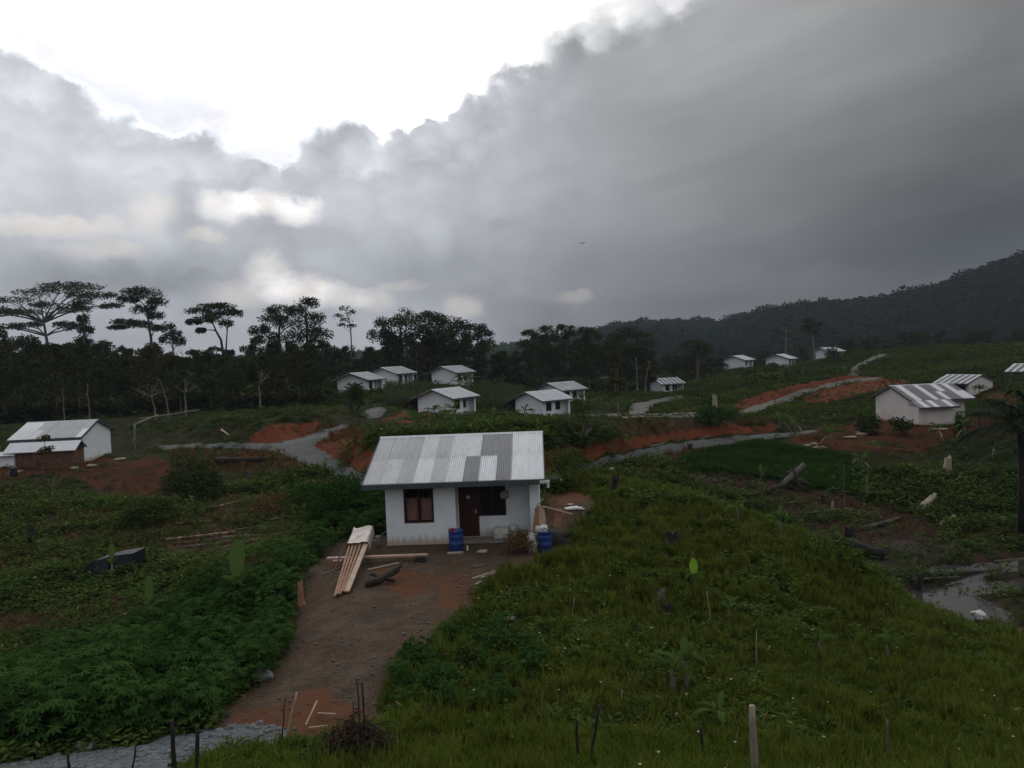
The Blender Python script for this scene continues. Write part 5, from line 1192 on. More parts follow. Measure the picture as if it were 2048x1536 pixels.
lumpy('plastic_scrap', M['pvc'], 'small white scrap left of the crumpled plastic sheet', 'scrap', hit(1121, 1030), .11, .07, .03, 44, .5, flat=1)
lumpy('plastic_scrap', M['pvc'], 'small white scrap beyond the crumpled plastic sheet', 'scrap', hit(1140, 1009), .13, .06, .02, 46, .5, flat=1)
# plank stack under a pale sheet, front left of the house
p0 = hit(686, 1192); p1 = hit(722, 1100); q0 = Vector((p0[0]-.05, p0[1], p0[2]+.08)); q1 = Vector((p1[0]+.1, p1[1]+.1, p1[2]+.75))
dirv = (q1-q0); side = Vector((dirv.y, -dirv.x, 0)).normalized()
for i, off in enumerate((-.24, -.14, -.04, .07, .22)):
    w = MB(); wd_ = .065 if i < 4 else .17; a = q0+side*(off*.7)+dirv*random.uniform(-.03, .02)+Vector((0, 0, .02*(i % 2))); b = q1+side*(off*1.5)
    w.beam((0, 0, 0), b-a, wd_, .045, .5); lab = ['leftmost', 'second', 'third', 'fourth', 'widest and rightmost'][i]
    solo(w, 'plank', M['wood'] if i < 4 else M['woodpale'], lab+' sawn plank of the stack propped up under the pale sheet', 'plank', a, 'sawn planks propped under the pale sheet')
nu, nv = 14, 12; V = []; Q = []
dl = dirv.normalized(); upv = side.cross(dl).normalized(); upv = upv if upv.z > 0 else -upv
for i in range(nv+1):
    for j in range(nu+1):
        u = i/nv; v = j/nu; o = (v-.5)*1.05; e = abs(o)-.38
        drop = max(0, e)*2.3
        p = q0+dl*(dirv.length*(.71+.31*u))+side*(o if e < 0 else math.copysign(.38+e*.35, o))+upv*(.05+.09*float(vnoise(u*5, v*7, 3)))-Vector((0, 0, drop*.8))
        p += dl*(.12*(float(vnoise(v*4, 0, 7))-.5)*(1 if i == 0 else 0)+.18*(float(vnoise(v*3.3, 5, 9))-.5)*(1 if i == nv else 0)); V.append(tuple(p))
for i in range(nv):
    for j in range(nu): a = i*(nu+1)+j; Q.append((a, a+1, a+nu+2, a+nu+1))
tag(link_mesh('tarpaulin', mesh_np('tarpaulin', V, np.array(Q), M['sheet'], smooth=True)), 'pale crinkled plastic sheet draped over the upper end of the plank stack', 'tarpaulin')
def pole_between(name, a, b, w_, h_, mat_, label, cat, group=None, lift=.0, tube=False, taper=1.0):
    a = Vector(a)+Vector((0, 0, lift)); b = Vector(b)+Vector((0, 0, lift)); w = MB()
    if tube:
        n = 5; pts = [a.lerp(b, i/n)-a+Vector((0, 0, random.uniform(-.1, .1)*w_)) for i in range(n+1)]; w.tube(pts, [w_*(1-(1-taper)*i/n)*random.uniform(.9, 1.08) for i in range(n+1)], 8)
    else: w.beam((0, 0, 0), b-a, w_, h_)
    return solo(w, name, mat_, label, cat, a, group, smooth=tube)
a = hit(655, 1130); b = hit(855, 1122); a[2] += .24; b[2] += .22
pole_between('plank', a, b, .20, .06, M['woodpale'], 'long pale plank laid level across two blocks before the house', 'plank')
for px, py, lab in ((838, 1126, 'dark wooden block holding up the right end of the long plank'), (672, 1133, 'bundle of split wood holding up the left end of the long plank')):
    p = hit(px, py); w = MB(); w.prism([(-.22, 0, -.05), (.25, 0, -.05), (.2, .0, .19), (-.12, 0, .19)], (0, .20, 0)); solo(w, 'wood_block', M['barkdark'] if px > 800 else M['wood'], lab, 'block', p)
a = hit(662, 1160); b = Vector((a[0]+.42, a[1]+.3, a[2]+1.05)); pole_between('stick', a, b, .05, .03, M['woodgrey'], 'thin grey lath standing against the left end of the long plank', 'stick')
for (x0, y0, x1, y1, lab) in ((735, 1142, 798, 1128, 'flat pale slab on the ground under the long plank'), (944, 1160, 1008, 1138, 'longer pale stick on the ground between path and pebbles'), (962, 1158, 998, 1146, 'shorter pale stick just beside the longer one by the pebbles'), (950, 1172, 962, 1166, 'tiny pale stick near the red soil patch'), (946, 1136, 966, 1132, 'short weathered lath on the yard before the porch'), (645, 1152, 680, 1138, 'curved twig left of the plank stack')):
    a = hit(x0, y0); b = hit(x1, y1); pole_between('stick', a, b, .05, .03, M['woodpale'] if 'pale' in lab else M['woodgrey'], lab, 'stick', lift=.04)
w = MB(); w.prism([(-.2, 0, 0), (.17, -.05, 0), (.2, .03, .05), (-.05, .1, .05)], (0, .1, .02)); solo(w, 'stone_slab', M['stumpcut'], 'flat pale stone before the porch slab', 'stone', hit(964, 1105))
# forked dark log in the yard
p = hit(768, 1168); w = MB(); w.tube([(-.5, -.35, .08), (-.1, 0, .14), (.35, .45, .30), (.5, .7, .5)], [.10, .12, .10, .06], 9, wob=.1); w.tube([(-.1, 0, .14), (-.35, .35, .22), (-.5, .45, .2)], [.09, .07, .05], 8, wob=.1); w.tube([(.05, .1, .15), (.35, -.1, .1)], [.08, .05], 7)
solo(w, 'forked_log', M['barkdark'], 'dark forked log lying in the yard below the long plank', 'log', p, smooth=True)
# block pile and pole at the left wall
p = HM(-3.45, -2.9, .0); p.z = gz(p.x, p.y); w = MB(); w.box((-.13, -.12, -.1), (.12, .12, .22)); w.box((-.08, -.10, .22), (.11, .09, .38)); solo(w, 'concrete_block', M['concrete'], 'small pile of pale blocks at the left foot of the house wall', 'blocks', p)
a = hit(735, 1092); pole_between('pole', a, Vector((a[0]+1.0, a[1]+1.2, a[2]+.6)), .03, .03, M['woodgrey'], 'grey pole leaning in the bushes at the left wall of the house', 'pole')

# ------------------------------------------------------------------ stumps, logs, posts
def stump(px, py, h_, r_, mat_, label, top=None, roots=4, D=None, lean=0.0, group='tree stumps left over the cleared land', cap=False):
    p = at(px, D) if D else hit(px, py); root = empty('tree_stump', tuple(p), random.uniform(0, 6)); tag(root, label, 'stump', group)
    w = MB(); n = 12; lay = [(-.25, 1.45), (0, 1.25), (.18, 1.0), (.5, .9), (.8, .82), (1.0, .78)]; rj = [random.uniform(.8, 1.2) for _ in range(n)]; hj = [random.uniform(.72, 1.12) for _ in range(n)]
    for li, (zz, rr) in enumerate(lay):
        for k in range(n):
            an = 2*math.pi*k/n; q = r_*rr*rj[k]*random.uniform(.95, 1.05); w.v.append((math.cos(an)*q+lean*zz*h_, math.sin(an)*q, zz*h_*(hj[k] if li >= 4 else 1))); w.t.append(.5)
    for li in range(len(lay)-1):
        for k in range(n): a = li*n+k; b = li*n+(k+1) % n; w.f.append((a, b, b+n, a+n))
    c = len(w.v); w.v.append((lean*h_, 0, h_*.82)); w.t.append(.5); base_ = (len(lay)-1)*n
    for k in range(n): w.f.append((base_+k, base_+(k+1) % n, c))
    for k in range(roots):
        an = random.uniform(0, 6.28); d = Vector((math.cos(an), math.sin(an), 0)); w.tube([d*r_*.7+Vector((0, 0, .22*h_)), d*r_*1.5+Vector((0, 0, .08*h_)), d*r_*2.4+Vector((0, 0, -.1))], [r_*.30, r_*.22, r_*.08], 6)
    w.build('wood', mat_, root)
    if cap:
        m2 = MB(); m2.tube([(lean*h_, 0, h_*.78), (lean*h_, 0, h_*.9)], [r_*.7, r_*.62], 10); m2.build('cut_face', M['stumpcut'], root)
    return root
stump(1895, 948, 1.35, .32, M['stumpcut'], 'tall pale flaring stump on the dark slope below the red pad', lean=.12)
stump(1345, 1090, .5, .22, M['char'], 'small dark stump in the grass of the knoll, upper part')
stump(1322, 1225, .62, .16, M['bark'], 'rough grey twin stump on the knoll, left and taller half', cap=False)
stump(1338, 1240, .45, .13, M['barkdark'], 'rough twin stump on the knoll, right and lower half')
stump(1022, 1258, .32, .20, M['barkdark'], 'low stump with pale cut face beside the path', cap=True)
st1 = stump(1960, 1262, .60, .17, M['bark'], 'rooty grey stump at the pond edge under a white bag')
lumpy('bag', M['sack'], 'white plastic bag pulled over the stump at the pond edge', 'bag', Vector(st1.location)+Vector((-.02, 0, .42)), .20, .17, .13, 51, .45)
stump(1228, 985, .85, .20, M['char'], 'black burnt stump at the top of the knoll', lean=-.15, roots=6)
lumpy('stone', M['stumpcut'], 'pale stone perched on the black burnt stump', 'stone', Vector(at(1228, 39.5))+Vector((-.1, -.2, .95)), .10, .08, .05, 52, .4)
stump(1150, 912, .62, .12, M['char'], 'charred snag on the red bank right of the nearest roof', roots=2)
stump(602, 1168, .75, .10, M['wood'], 'splintered reddish stump with spread roots left of the plank stack', roots=6, D=24.2)
stump(1835, 1190, 1.0, .16, M['char'], 'dark broken stump on the left bank of the pond', lean=.2)
stump(1700, 1085, .8, .30, M['char'], 'black burnt stump where the knoll meets the mud', roots=6)
stump(1430, 825, 2.6, .35, M['stumpcut'], 'tall broken pale trunk standing in the scrub by the hill road', D=95)
stump(500, 945, 1.0, .25, M['bark'], 'dark stump by the fallen log in the left scrub', D=64)
stump(62, 1085, 1.0, .22, M['char'], 'dark stump in the left hollow near its brown grass')
stump(1645, 1005, .5, .14, M['char'], 'small black stump at the far edge of the mud')
stump(1380, 905, .8, .22, M['char'], 'dark stump beside the village road')
stump(1725, 835, .7, .35, M['stumpcut'], 'low pale stump under the gable of the large red-pad house', D=77)
stump(2006, 1045, .35, .2, M['stumpcut'], 'pale split stump on the far bank of the wet ground')
stump(1665, 1018, .5, .10, M['stumpcut'], 'thin pale-topped stub in the mud', roots=1)
def log_px(x0, y0, x1, y1, r_, mat_, label, lift=None, taper=.7, group='logs and poles lying on the cleared land', name='fallen_log', D0=None, D1=None, z1=0):
    a = at(x0, D0) if D0 else hit(x0, y0); b = at(x1, D1) if D1 else hit(x1, y1); b[2] += z1
    return pole_between(name, a, b, r_, r_, mat_, label, 'log', group, lift if lift is not None else r_*.8, True, taper)
log_px(1842, 1025, 1870, 997, .26, M['stumpcut'], 'thick pale cut log on the slope above the wet ground', taper=.9)
log_px(1885, 1055, 1908, 1040, .20, M['stumpcut'], 'short pale log below the thick one', taper=.9)
log_px(1725, 1062, 1800, 1040, .15, M['bark'], 'grey log lying across the mud edge', taper=.8)
log_px(1822, 1160, 2060, 1146, .13, M['barkdark'], 'long dark log lying across the pond', lift=.18, taper=.8)
log_px(1825, 1168, 1920, 1163, .07, M['bark'], 'shorter grey pole beside the long log in the pond', lift=.2)
log_px(1990, 1128, 2055, 1122, .06, M['woodgrey'], 'thin pole on the wet ground at the right edge', lift=.1)
def seg(x0, y0, D0, x1, y1, D1, r_, mat_, label, taper=.7, name='fallen_log', group='logs and poles lying on the cleared land'):
    return pole_between(name, ray(x0, y0)*D0, ray(x1, y1)*D1, r_, r_, mat_, label, 'log', group, 0, True, taper)
seg(1490, 998, 55.5, 1562, 972, 56.5, .17, M['barkdark'], 'dark lower part of the uprooted trunk on the mud', .95)
seg(1560, 973, 56.5, 1608, 930, 58, .20, M['bark'], 'pale upper part of the uprooted trunk leaning to its roots', 1.1)
log_px(1700, 1095, 1770, 1118, .28, M['char'], 'burnt dark trunk fallen beside the knoll', taper=.8)
log_px(432, 925, 530, 922, .25, M['barkdark'], 'big dark fallen log in the left scrub below the road')
log_px(280, 838, 400, 834, .16, M['barkpale'], 'pale fallen trunk propped level at the foot of the forest', lift=1.4, D0=102, D1=103)
log_px(268, 890, 272, 852, .14, M['barkpale'], 'pale upright end of the propped trunk below the forest', D0=88, D1=90, z1=2.2)
log_px(272, 850, 318, 836, .14, M['barkpale'], 'bent pale branch joining the propped trunk below the forest', D0=90, D1=98, lift=2.2)
log_px(443, 862, 458, 872, .12, M['woodpale'], 'pale plank lying on the grass before the red bank')
for i, (x0, y0, x1, y1) in enumerate([(332, 1082, 470, 1066), (345, 1090, 500, 1071), (360, 1097, 480, 1084), (350, 1048, 430, 1042), (480, 1040, 528, 1041), (410, 1106, 520, 1080), (440, 1014, 480, 1003), (410, 1020, 436, 1014), (455, 1064, 540, 1052), (520, 1045, 560, 1038), (430, 1076, 560, 1070)]):
    log_px(x0, y0, x1, y1, random.uniform(.05, .085), M['woodgrey'] if i % 3 else M['woodpale'], 'thin felled pole in the criss-cross of poles in the left hollow', taper=.7, name='felled_pole', group='felled poles strewn in the left hollow')
for i, (x0, y0, x1, y1) in enumerate([(1440, 905, 1480, 893), (1500, 902, 1450, 898), (1330, 920, 1370, 915), (1290, 925, 1310, 920), (1345, 965, 1362, 962), (1400, 880, 1420, 872), (1610, 1030, 1680, 1020), (1560, 1010, 1600, 1004), (1690, 1020, 1760, 1030), (1300, 895, 1330, 888)]):
    log_px(x0, y0, x1, y1, random.uniform(.05, .09), M['woodgrey'], 'grey branch lying among the scrub between mud and village road', taper=.6, name='fallen_branch', group='branches lying between mud and road')
# root plate of the uprooted trunk
p = Vector(ray(1585, 985)*57.5); w = MB()
for k in range(26):
    d = rdir(-.4, 1); d.y *= .5; a = Vector((0, 0, .9)); w.tube([a, a+d*.7, a+d*1.35+Vector((0, 0, -.25))+rdir()*.25], [.09, .06, .02], 5)
solo(w, 'root_plate', M['bark'], 'tangle of upturned roots at the end of the uprooted trunk', 'roots', p)
# fence posts and stakes at the bottom
def post(px, ytop, D, r_, label, mat_='barkdark', lean=(0, 0), group='rough stakes along the bottom edge'):
    p = at(px, D); top = ray(px, ytop)*D; h_ = max(.3, top[2]-p[2]); w = MB(); n = 5
    w.tube([(lean[0]*h_*(i/n-1)+random.uniform(-.01, .01), 0, -.3*(i == 0)+h_*i/n) for i in range(n+1)], [r_*(1.1-.25*i/n)*random.uniform(.9, 1.1) for i in range(n+1)], 8)
    return solo(w, 'fence_post', M[mat_], label, 'post', p, group, smooth=True)
post(139, 1506, 12.4, .022, 'short dark stake by the gravel road, leftmost of the stakes')
post(276, 1490, 12.1, .016, 'thin leaning dark stake second from the left', lean=(.2, 0))
post(351, 1440, 12.0, .04, 'stout dark post with flared head on the gravel road edge')
post(401, 1452, 12.0, .036, 'dark post right beside the flared-head one', lean=(.05, 0))
post(576, 1395, 13.6, .012, 'thin dark switch standing where the red soil starts', lean=(.12, 0))
post(600, 1385, 13.8, .02, 'pale leaning stick crossing the thin dark switch', 'woodpale', lean=(.28, 0))
post(724, 1358, 12.2, .013, 'thin straight rod rising from the brush pile, left of two')
post(733, 1364, 12.2, .016, 'thin straight rod rising from the brush pile, right of two')
post(1157, 1440, 12.3, .025, 'short black stake in the bottom grass left of the centre')
post(1202, 1410, 12.0, .026, 'tall leaning dark stake in the bottom grass', lean=(.18, 0))
post(1404, 1452, 12.4, .03, 'dark stake under the big-leaved plants', lean=(-.06, 0))
post(1508, 1411, 11.2, .055, 'thick pale post with split top, tallest at the bottom edge', 'stumpcut', lean=(-.03, 0))
post(1776, 1440, 12.6, .018, 'thin grey stake right of the thick pale post', 'woodgrey')
post(930, 1465, 12.8, .02, 'short black stake among the weeds right of the brush pile')
post(864, 1408, 14.6, .018, 'dark thin stem standing in the cassava right of the path')
for px, D, y in ((1415, 20.8, 1182), (1515, 17.8, 1262), (1445, 33, 1010), (1150, 21, 1195), (1245, 14.5, 1380)):
    post(px, y, D, .008, 'thin dry grass-like stalk sticking out of the knoll growth', 'woodpale', lean=(random.uniform(-.15, .15), 0), group='dry stalks on the knoll')
for px, D, y in ((1100, 62, 875), (1133, 50, 900), (640, 40, 1020), (110, 55, 1000), (165, 60, 985)):
    post(px, y, D, .04, 'thin dark pole standing in the middle ground scrub', 'barkdark', group='thin poles in the scrub')
# brush pile at the bottom
p = at(712, 12.9); w = MB()
for k in range(1300):
    r_ = random.random()**.6; an = random.uniform(0, 6.28); h0 = (1-r_)*.75*random.random(); a = Vector((math.cos(an)*r_*.85, math.sin(an)*r_*.6, h0*1.25)); d = (rdir(-.8, .35)+Vector((math.cos(an), math.sin(an), 0))*.3).normalized(); ln = random.uniform(.10, .36)
    w.tube([a, a+d*ln*.5+rdir()*.04, a+d*ln], [.010, .008, .003], 4, t=random.random(), cap=False)
o = empty('brush_pile', tuple(p)); tag(o, 'heap of dead brown twigs and withered leaves at the bottom edge', 'brush pile'); w.build('twigs', M['barkdark'], o)
w = MB()
for k in range(1800):
    r_ = random.random()**.6; an = random.uniform(0, 6.28); leafq(w, (math.cos(an)*r_*.8, math.sin(an)*r_*.6, (1-r_)*.9*random.uniform(.3, 1)), rdir(-1, .3), rdir(0, 1), .10, .035, random.random()*.8)
w.build('dead_leaves', L['dry'], o)
for (x0, y0, x1, y1, z1, lab) in ((612, 1455, 636, 1432, .25, 'pale stick slanting up at the end of the gravel'), (618, 1461, 655, 1463, .05, 'pale stick lying flat at the end of the gravel'), (636, 1432, 672, 1446, .12, 'pale thin stick between the gravel and the brush pile')):
    a = hit(x0, y0); b = hit(x1, y1); b[2] += z1; pole_between('stick', a, b, .03, .025, M['woodpale'], lab, 'stick', lift=.05)
p = hit(222, 1152); w = MB(); w.prism([(-1.15, 0, -.2), (1.0, .1, -.2), (1.05, .1, 1.0), (.1, .1, .92), (-.75, .05, .72), (-1.2, 0, .45)], (.15, .9, .05)); w.prism([(.3, -.25, -.2), (.95, -.2, -.2), (1.0, .09, .98), (.2, .09, .9)], (.02, .1, 0)); w.prism([(-.9, -.35, -.2), (.0, -.3, -.2), (-.1, .04, .85), (-.7, .04, .7)], (.02, .08, 0))
solo(w, 'tarpaulin', M['tarp'], 'black tarpaulin hung over a low frame in the left hollow', 'tarpaulin', p)
lumpy('boulder', M['stone'], 'pale boulder at the left edge of the dirt path', 'stone', hit(525, 1358), .22, .16, .12, 63, .4, flat=1)
lumpy('boulder', M['stone'], 'pale stone at the foot of the cassava by the gravel road', 'stone', hit(170, 1502), .16, .12, .10, 64, .4, flat=1)
for i, (px, py) in enumerate([(1615, 893), (1628, 890), (1700, 876), (1722, 870), (1868, 860), (1885, 860), (1640, 897), (185, 933), (150, 938), (30, 945), (240, 920), (1250, 838), (1275, 836)]):
    lumpy('rubble_piece', M['stumpcut'], 'pale scrap of board or stone on the bare soil near a house', 'rubble', hit(px, py), random.uniform(.3, .7), .25, .12, 70+i, .5, 10, 6, 'pale scraps on the bare soil', flat=1)
w = MB(); w.lathe([(.28, 0), (.30, .3), (.29, .8), (.25, .85)], 16); solo(w, 'water_barrel', M['tarp'], 'black barrel before the wash room of the far left house', 'barrel', at(28, 70))
# roadside chicken-size bird in the air: tiny dark speck against the cloud deck
d = ray(1165, 487)*90; w = MB(); w.tube([(-.18, 0, 0), (0, 0, .02), (.16, 0, 0)], [.02, .07, .03], 7); w.poly([(-.05, .0, .02), (.07, 0, .02), (.02, .3, .16), (-.06, .42, .10)]); w.poly([(-.05, .0, .02), (-.06, -.42, .10), (.02, -.3, .16), (.07, 0, .02)]); w.poly([(-.16, 0, 0), (-.3, .05, 0), (-.3, -.05, 0)])
solo(w, 'bird', M['char'], 'tiny dark bird flying before the grey cloud', 'bird', d, rz=1.2)

# ------------------------------------------------------------------ banana plants, saplings, shrubs, palm
def banana_leaf(mb, base, az_, L_, W_, droop, lift, t, tear=.0):
    n = 9; d = Vector((math.cos(az_), math.sin(az_), 0)); s_ = Vector((-d.y, d.x, 0)); P = []
    for i in range(n+1):
        u = i/n; P.append(Vector(base)+d*(L_*(u*math.cos(lift)+.0))+Vector((0, 0, L_*(u*math.sin(lift)-droop*u*u))))
    prev = None
    for i in range(n+1):
        u = i/n; ww = W_*(.08 if u < .12 else (math.sin(min(1, (u-.10)/.9)*math.pi)**.55 if u < .99 else .05)); fold = Vector((0, 0, .25*ww))
        l = P[i]+s_*ww/2*(1-random.random()*tear)+fold; r_ = P[i]-s_*ww/2*(1-random.random()*tear)+fold; c = P[i]
        if prev is not None:
            pl, pc, pr = prev; mb.poly([pc, c, l, pl], t); mb.poly([c, pc, pr, r_], t)
        prev = (l, c, r_)
def banana(px, py, h_, n, L_, label, D=None, young=None, group='banana plants', leaf='banana', spearlen=0, az0=None, dead=2):
    p = at(px, D) if D else hit(px, py); root = empty('banana_plant', tuple(p)); tag(root, label, 'banana plant', group)
    w = MB(); w.tube([(0, 0, -.15), (.02, 0, h_*.5), (0, .02, h_)], [h_*.075+.03, h_*.055+.02, h_*.03+.015], 8); w.build('pseudostem', M['woodgrey'], root, smooth=True)
    lv = MB()
    for k in range(n):
        a = (az0 or 0)+k*2.4+random.uniform(-.3, .3); lf = R(random.uniform(25, 68)); banana_leaf(lv, (0, 0, h_*.95), a, L_*random.uniform(.75, 1.1), L_*.27, random.uniform(.25, .7), lf, random.uniform(.2, .85), .35)
    for k in range(dead): banana_leaf(lv, (0, 0, h_*.8), random.uniform(0, 6.28), L_*.7, L_*.12, 1.2, R(10), .99, .6)
    if spearlen: banana_leaf(lv, (0, 0, h_), R(80), spearlen, spearlen*.34, .02, R(84), .75, .1)
    link_mesh('leaves', mesh_np('leaves', np.array(lv.v), np.array(lv.f), L[leaf], lv.t), root); return root
banana(478, 1180, .9, 6, 1.5, 'large banana plant with one tall upright leaf above the cassava', D=25.5, spearlen=1.7, dead=1)
# the lime leaf on the knoll
p = hit(1388, 1170); root = empty('banana_plant', tuple(p)); tag(root, 'young banana with a single bright lime upright leaf on the knoll', 'banana plant', 'banana plants')
w = MB(); w.tube([(0, 0, -.1), (0, 0, .35)], [.03, .02], 7); w.build('pseudostem', M['woodgrey'], root)
lv = MB(); V_ = []; n = 8
for i in range(n):
    u0, u1 = i/n, (i+1)/n; f0, f1 = .13*math.sin(math.pi*u0)**.6, .13*math.sin(math.pi*min(1, u1))**.6 if u1 < 1 else .003
    z0, z1 = .3+.55*u0, .3+.55*u1
    lv.poly([(-f0, -.02, z0), (0, .02, z0), (0, .02, z1), (-f1, -.02, z1)], .4); lv.poly([(0, .02, z0), (f0, -.02, z0), (f1, -.02, z1), (0, .02, z1)], .7)
link_mesh('leaf', mesh_np('leaf', np.array(lv.v), np.array(lv.f), L['bananal'], lv.t), root)
lv = MB()
for k in range(5): banana_leaf(lv, (0, 0, .3), k*1.3, .55, .16, .6, R(30), .3)
link_mesh('leaves', mesh_np('leaves', np.array(lv.v), np.array(lv.f), L['banana'], lv.t), root)
for (px, py, h_, n, L_, lab, sp_) in [
    (1345, 1395, .35, 7, .75, 'big-leaved young banana left of the bottom-centre pair', 0), (1372, 1390, .45, 6, .7, 'big-leaved young banana with upright leaf, right of the bottom-centre pair', .55),
    (1460, 1255, .25, 6, .65, 'low banana shoot with broad leaves near the thin stalk on the knoll', 0), (1640, 1320, .25, 6, .6, 'spreading banana shoot on the lower knoll, left of a pair', 0), (1775, 1330, .3, 7, .65, 'spreading light green banana shoot on the lower knoll, right of a pair', .4),
    (1560, 1068, .3, 6, .8, 'banana shoot at the crest of the knoll', 0), (1660, 1085, .3, 6, .9, 'broad-leaved banana at the meeting of knoll and mud', 0), (225, 1160, .5, 2, .6, 'small banana with one upright leaf in the left hollow', 1.0),
    (300, 1245, .4, 3, .9, 'banana shoot with an upright leaf in the left cassava', 1.1), (1475, 1040, .3, 5, .7, 'pale-leaved banana shoot just over the knoll crest', 0), (1735, 1000, .8, 5, .8, 'slim banana at the far edge of the mud', .7),
    (1522, 960, .3, 4, .7, 'small banana with a pale upright leaf at the rice plot edge', .7), (1905, 1110, .3, 4, .7, 'small banana beside the wet ground', 0), (1440, 1470, .2, 5, .5, 'low broad-leaved shoot near the bottom edge right of centre', 0)]:
    banana(px, py, h_+.22, n, L_*1.1, lab, spearlen=sp_, dead=0)
for (px, py, D, h_, n, L_, lab) in [
    (1662, 880, 70, 1.3, 7, 1.9, 'ragged banana with pale dead leaf before the red pad, left one'), (1745, 895, 68, .5, 6, 1.5, 'low banana fanning out on the red slope'), (1725, 935, 62, .9, 5, 1.6, 'banana with a hanging pale leaf below the red slope'),
    (1875, 862, 74, 1.0, 5, 1.8, 'two-leaved banana before the long wall of the large red-pad house'), (1590, 850, 78, 1.2, 8, 2.2, 'leafy banana clump left of the red pad'), (1560, 845, 82, 1.0, 7, 2.0, 'pale green banana at the end of the village road'),
    (1930, 862, 73, 1.3, 7, 1.7, 'yellowish banana at the right corner of the large red-pad house'), (1860, 975, 58, .6, 5, 1.4, 'small banana in the dark slope under the tall pale stump'), (1990, 900, 66, .8, 6, 1.6, 'banana under the palm at the right edge'),
    (868, 832, 103, .9, 6, 1.9, 'banana against the left corner of the bright-roofed house'), (908, 842, 104, 1.3, 6, 2.2, 'tall dark banana covering the corner of the bright-roofed house'), (893, 845, 100, .8, 6, 1.8, 'low banana before the gable of the bright-roofed house'),
    (1050, 835, 108, 1.3, 6, 1.9, 'dark banana before the gable of the plain pale-roofed house'), (935, 795, 150, 2.6, 9, 3.4, 'tall many-leaved banana hiding the rightmost hilltop house'), (920, 790, 150, 1.8, 7, 2.6, 'banana left of the tall one at the rightmost hilltop house'), (895, 772, 150, .8, 6, 1.8, 'low banana under the gable of the rightmost hilltop house'),
    (832, 880, 76, 1.0, 9, 3.0, 'spiky large banana on the slope just beyond the nearest roof, left one'), (905, 875, 80, .8, 7, 2.0, 'banana on the slope just beyond the nearest roof, middle one'), (985, 868, 82, .9, 8, 2.2, 'banana on the slope just beyond the nearest roof, right one'), (780, 880, 74, .6, 3, 1.5, 'banana with one light upright leaf beyond the left end of the nearest roof'),
    (720, 792, 138, .6, 6, 1.5, 'small banana before the leftmost hilltop house'), (1020, 850, 95, .8, 7, 1.9, 'banana at the far slope left of the plain pale-roofed house'), (1135, 950, 48, .5, 9, 1.1, 'broad pale-leaved banana right of the nearest house roof'), (1160, 948, 49, .4, 8, 1.0, 'second broad-leaved banana at the road edge right of the nearest roof'),
    (1315, 822, 120, .3, 5, 1.1, 'small pale banana by the path to the striped-roof forest house'), (1250, 905, 62, .3, 7, 1.1, 'low leafy banana on the verge of the village road')]:
    banana(px, py, h_, n, L_, lab, D=D, dead=1 if h_ > .7 else 0)
def bush(px, py, D, r_, h_, n, L_, leaf, label, name='bush', stems=5, group='bushes about the village'):
    p = at(px, D) if D else hit(px, py); root = empty(name, tuple(p)); tag(root, label, 'bush', group)
    w = MB()
    for k in range(stems): d = rdir(.5, 1); w.tube([(0, 0, -.1), tuple(d*h_*.4), tuple(Vector((d.x*r_*.8, d.y*r_*.8, d.z*h_*.8)))], [.04*h_, .03*h_, .008], 5, cap=False)
    w.build('stems', M['bark'], root); c = MB()
    for k in range(9): d = rdir(-.1, 1); clump_leaves(c, (d.x*r_*.6, d.y*r_*.6, h_*(.35+.5*d.z)), (r_*.5, r_*.5, h_*.3), n//9, L_, L_*.5, (0, .9))
    link_mesh('leaves', mesh_np('leaves', np.array(c.v), np.array(c.f), L[leaf], c.t), root); return root
bush(705, 1065, 38, 2.0, 2.0, 2600, .16, 'cassava', 'big dark bush against the left wall of the nearest house')
bush(640, 1060, 42, 2.2, 1.8, 2400, .17, 'cassava', 'broad bush left of the big dark one by the house')
bush(375, 990, 60, 2.0, 3.6, 2600, .26, 'tree', 'tall dark bush standing in the left scrub below the road')
bush(410, 1000, 58, 1.6, 2.2, 1500, .24, 'tree', 'lower dark bush at the right foot of the tall one in the left scrub')
bush(300, 1060, 48, 1.6, 2.0, 1800, .22, 'weed', 'reedy green clump with bare stems in the left hollow')
bush(1738, 862, 76, 1.2, 2.3, 1600, .22, 'tree', 'dark upright bush by the gable of the large red-pad house')
bush(1802, 864, 75, 1.3, 1.5, 500, .34, 'tree2', 'broad large-leaved bush before the gable of the large red-pad house')
bush(1925, 852, 74, .7, 2.9, 700, .22, 'weed', 'narrow light green sapling by the end of the large red-pad house')
bush(710, 835, 104, 1.6, 3.6, 1500, .34, 'tree', 'dark rounded tree-bush beside the gravel patch')
bush(1665, 722, 235, 2.2, 3.8, 900, .55, 'tree', 'round dark bush in front of the farthest house')
bush(1540, 740, 215, 2.6, 2.4, 800, .5, 'tree', 'dark bush on the green hill below the middle far house')
bush(1430, 870, 78, 2.2, 1.9, 2000, .26, 'cassava', 'leafy mound of bushes around the broken pale trunk')
bush(1040, 1105, 29.2, .8, .75, 1500, .09, 'dry', 'dried brown bush in front of the porch corner')
bush(1160, 885, 58, 1.0, 3.2, 500, .22, 'weed', 'light spindly sapling right of the nearest roof')
bush(870, 1395, 15.8, .45, .55, 800, .10, 'cassava', 'cassava bush at the right edge of the path, nearest the bottom')
bush(835, 1325, 18, .42, .5, 700, .10, 'cassava', 'cassava bush at the right edge of the path, farther one')
bush(935, 1335, 17, .40, .6, 700, .10, 'weed', 'leafy bush right of the path, set back in the grass')
bush(1000, 1290, 18.5, .8, .7, 1200, .10, 'weed', 'leafy weed bush right of the low pale-faced stump')
bush(1130, 970, 44, 1.6, 1.7, 1800, .16, 'weed', 'tall weeds at the back right corner of the nearest house')
